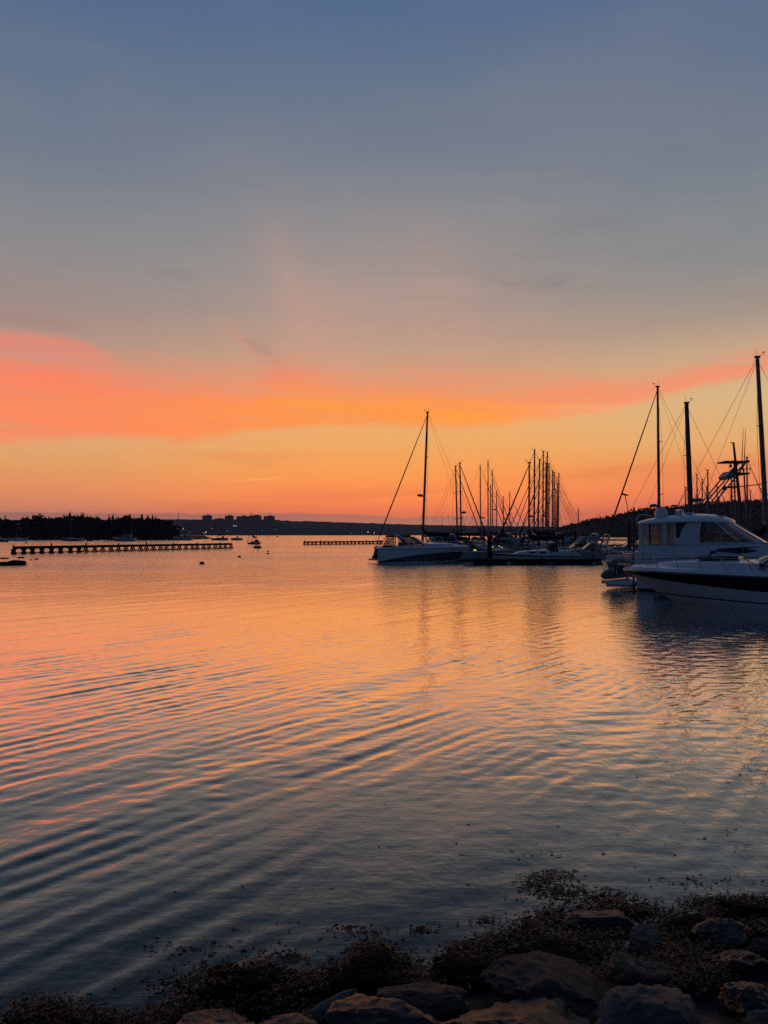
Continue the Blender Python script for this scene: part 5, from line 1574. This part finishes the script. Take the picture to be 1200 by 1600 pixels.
def weed():
    rng = random.Random(77)
    cl = []      # photo x, y, spread x, spread y, count, loft
    def c(px, py, sx, sy, n, up=.02): cl.append((px, py, sx, sy, n, up))
    c(858, 1352, 32, 9, 120, .0); c(845, 1368, 26, 9, 100, .0); c(885, 1382, 34, 9, 110, .0); c(930, 1394, 38, 10, 160, .01); c(965, 1412, 34, 10, 260, .04)
    c(870, 1420, 34, 12, 260, .03); c(830, 1445, 34, 12, 320, .04); c(775, 1462, 34, 13, 330, .04); c(725, 1458, 28, 9, 170); c(745, 1490, 40, 12, 360, .06); c(850, 1475, 40, 14, 420, .06)
    c(920, 1465, 40, 14, 350, .05); c(905, 1490, 36, 13, 360, .07); c(1000, 1415, 26, 8, 150, .03)
    c(580, 1465, 26, 12, 300, .04); c(605, 1480, 28, 12, 330, .05); c(560, 1500, 40, 13, 430, .08); c(625, 1505, 36, 10, 280, .06); c(690, 1510, 40, 10, 240, .05)
    c(400, 1505, 34, 12, 460, .10); c(360, 1522, 32, 13, 460, .12); c(480, 1520, 32, 12, 380, .10); c(440, 1545, 44, 14, 460, .12); c(320, 1555, 44, 12, 420, .08); c(285, 1575, 44, 10, 340, .06)
    c(300, 1515, 46, 16, 130); c(330, 1490, 34, 12, 50); c(75, 1563, 44, 12, 330, .04); c(40, 1585, 44, 10, 330, .05); c(130, 1580, 44, 9, 240, .04); c(190, 1590, 50, 8, 260, .04); c(160, 1570, 60, 12, 60)
    c(1065, 1480, 34, 22, 560, .10); c(1085, 1440, 36, 14, 420, .07); c(1050, 1445, 22, 14, 240, .05); c(1070, 1510, 34, 18, 430, .10); c(1040, 1530, 30, 12, 240, .10); c(1150, 1418, 34, 11, 460, .07); c(1190, 1425, 30, 14, 380, .07)
    c(1100, 1400, 26, 6, 120); c(1170, 1398, 26, 5, 110); c(1180, 1455, 26, 14, 300, .08); c(1110, 1540, 34, 16, 250, .04); c(960, 1440, 20, 8, 90)
    c(300, 1450, 60, 14, 30, .0); c(440, 1460, 30, 10, 24, .0); c(580, 1425, 90, 10, 30, .0); c(755, 1412, 14, 3, 26, .0); c(660, 1420, 12, 3, 22, .0); c(545, 1420, 14, 3, 16, .0); c(460, 1465, 14, 3, 22, .0)
    c(1120, 1550, 40, 22, 420, .05); c(1060, 1560, 30, 20, 260, .05); c(940, 1540, 30, 16, 220, .05); c(480, 1570, 40, 16, 320, .06); c(240, 1592, 50, 10, 320, .05)
    c(1100, 1370, 60, 10, 30, .0); c(1120, 1310, 60, 22, 10, .0); c(1165, 1210, 22, 26, 20, .0); c(900, 1330, 120, 20, 6, .0); c(1050, 1200, 60, 20, 5, .0); c(640, 1330, 200, 40, 6, .0)
    m = MB()
    for px, py, sx, sy, n, up in cl:
        for _ in range(int(n * 1.7)):
            x = px + rng.gauss(0, 1) * sx * .75; y = py + rng.gauss(0, 1) * sy * .8
            if y < 1100: continue
            if y > 1340: y = max(y, 1345); y += interp([(0, 22), (640, 34), (860, 16), (1200, 8)], x)
            b = G(x, min(y, 1660), 0.0)
            yl = 4.08 + .36 * b.x
            zg = max(0.0, .22 * (yl - b.y)) if b.y < yl else 0.0
            if up >= .04: zg += .05 * rng.random()
            b.z = zg + rng.random() * up * .4 + .006
            a = rng.uniform(0, 6.283); L = rng.uniform(.012, .048)
            w = rng.uniform(.0030, .0065)
            d = Vector((math.cos(a), math.sin(a), 0)); s = Vector((-d.y, d.x, 0)) * w
            lift = rng.uniform(-.12, .24) * (1 if up > 0 else .12)
            p0 = b; p1 = b + d * L * .5 + Vector((0, 0, lift * L * .7)); p2 = b + d * L + Vector((rng.uniform(-.3, .3) * L, rng.uniform(-.3, .3) * L, lift * L * .35))
            tw = Vector((0, 0, rng.uniform(-1, 1) * w * .8))
            vs = [p0 - s * .5, p0 + s * .5, p1 - s - tw, p1 + s + tw, p2 - s * .7, p2 + s * .7]
            fs = [(0, 1, 3, 2), (2, 3, 5, 4)]
            # forked tips with swollen ends
            for f_ in (-1, 1):
                if rng.random() < .75:
                    o = len(vs)
                    e = p1 + (d * .5 + s.normalized() * f_ * .5) * L * rng.uniform(.4, .7) + Vector((0, 0, lift * L * .5))
                    vs += [p1 - d * w * .6, p1 + d * w * .6, e + d * w, e - d * w]; fs.append((o, o + 1, o + 2, o + 3))
            m.add(vs, fs)
    o = m.build('seaweed', M_weed, None)
    tag(o, 'dark brown rockweed floating and draped along the rocky waterline', 'seaweed', kind='stuff')
weed()
# ------------------------------------------------------------------ the evening air over the bay
def haze():
    m = bpy.data.materials.new('evening_haze'); m.use_nodes = True
    nt = m.node_tree; nt.nodes.clear()
    v = nt.nodes.new('ShaderNodeVolumePrincipled')
    v.inputs['Color'].default_value = (0.86, 0.90, 1.0, 1)
    v.inputs['Density'].default_value = 0.00011
    v.inputs['Anisotropy'].default_value = 0.0
    o_ = nt.nodes.new('ShaderNodeOutputMaterial')
    nt.links.new(v.outputs[0], o_.inputs['Volume'])
    o = MB().box((0, 20, 46), (7000, 6960, 98)).build('haze', m)
    tag(o, 'thin evening haze lying over the bay', 'haze', kind='stuff')
haze()
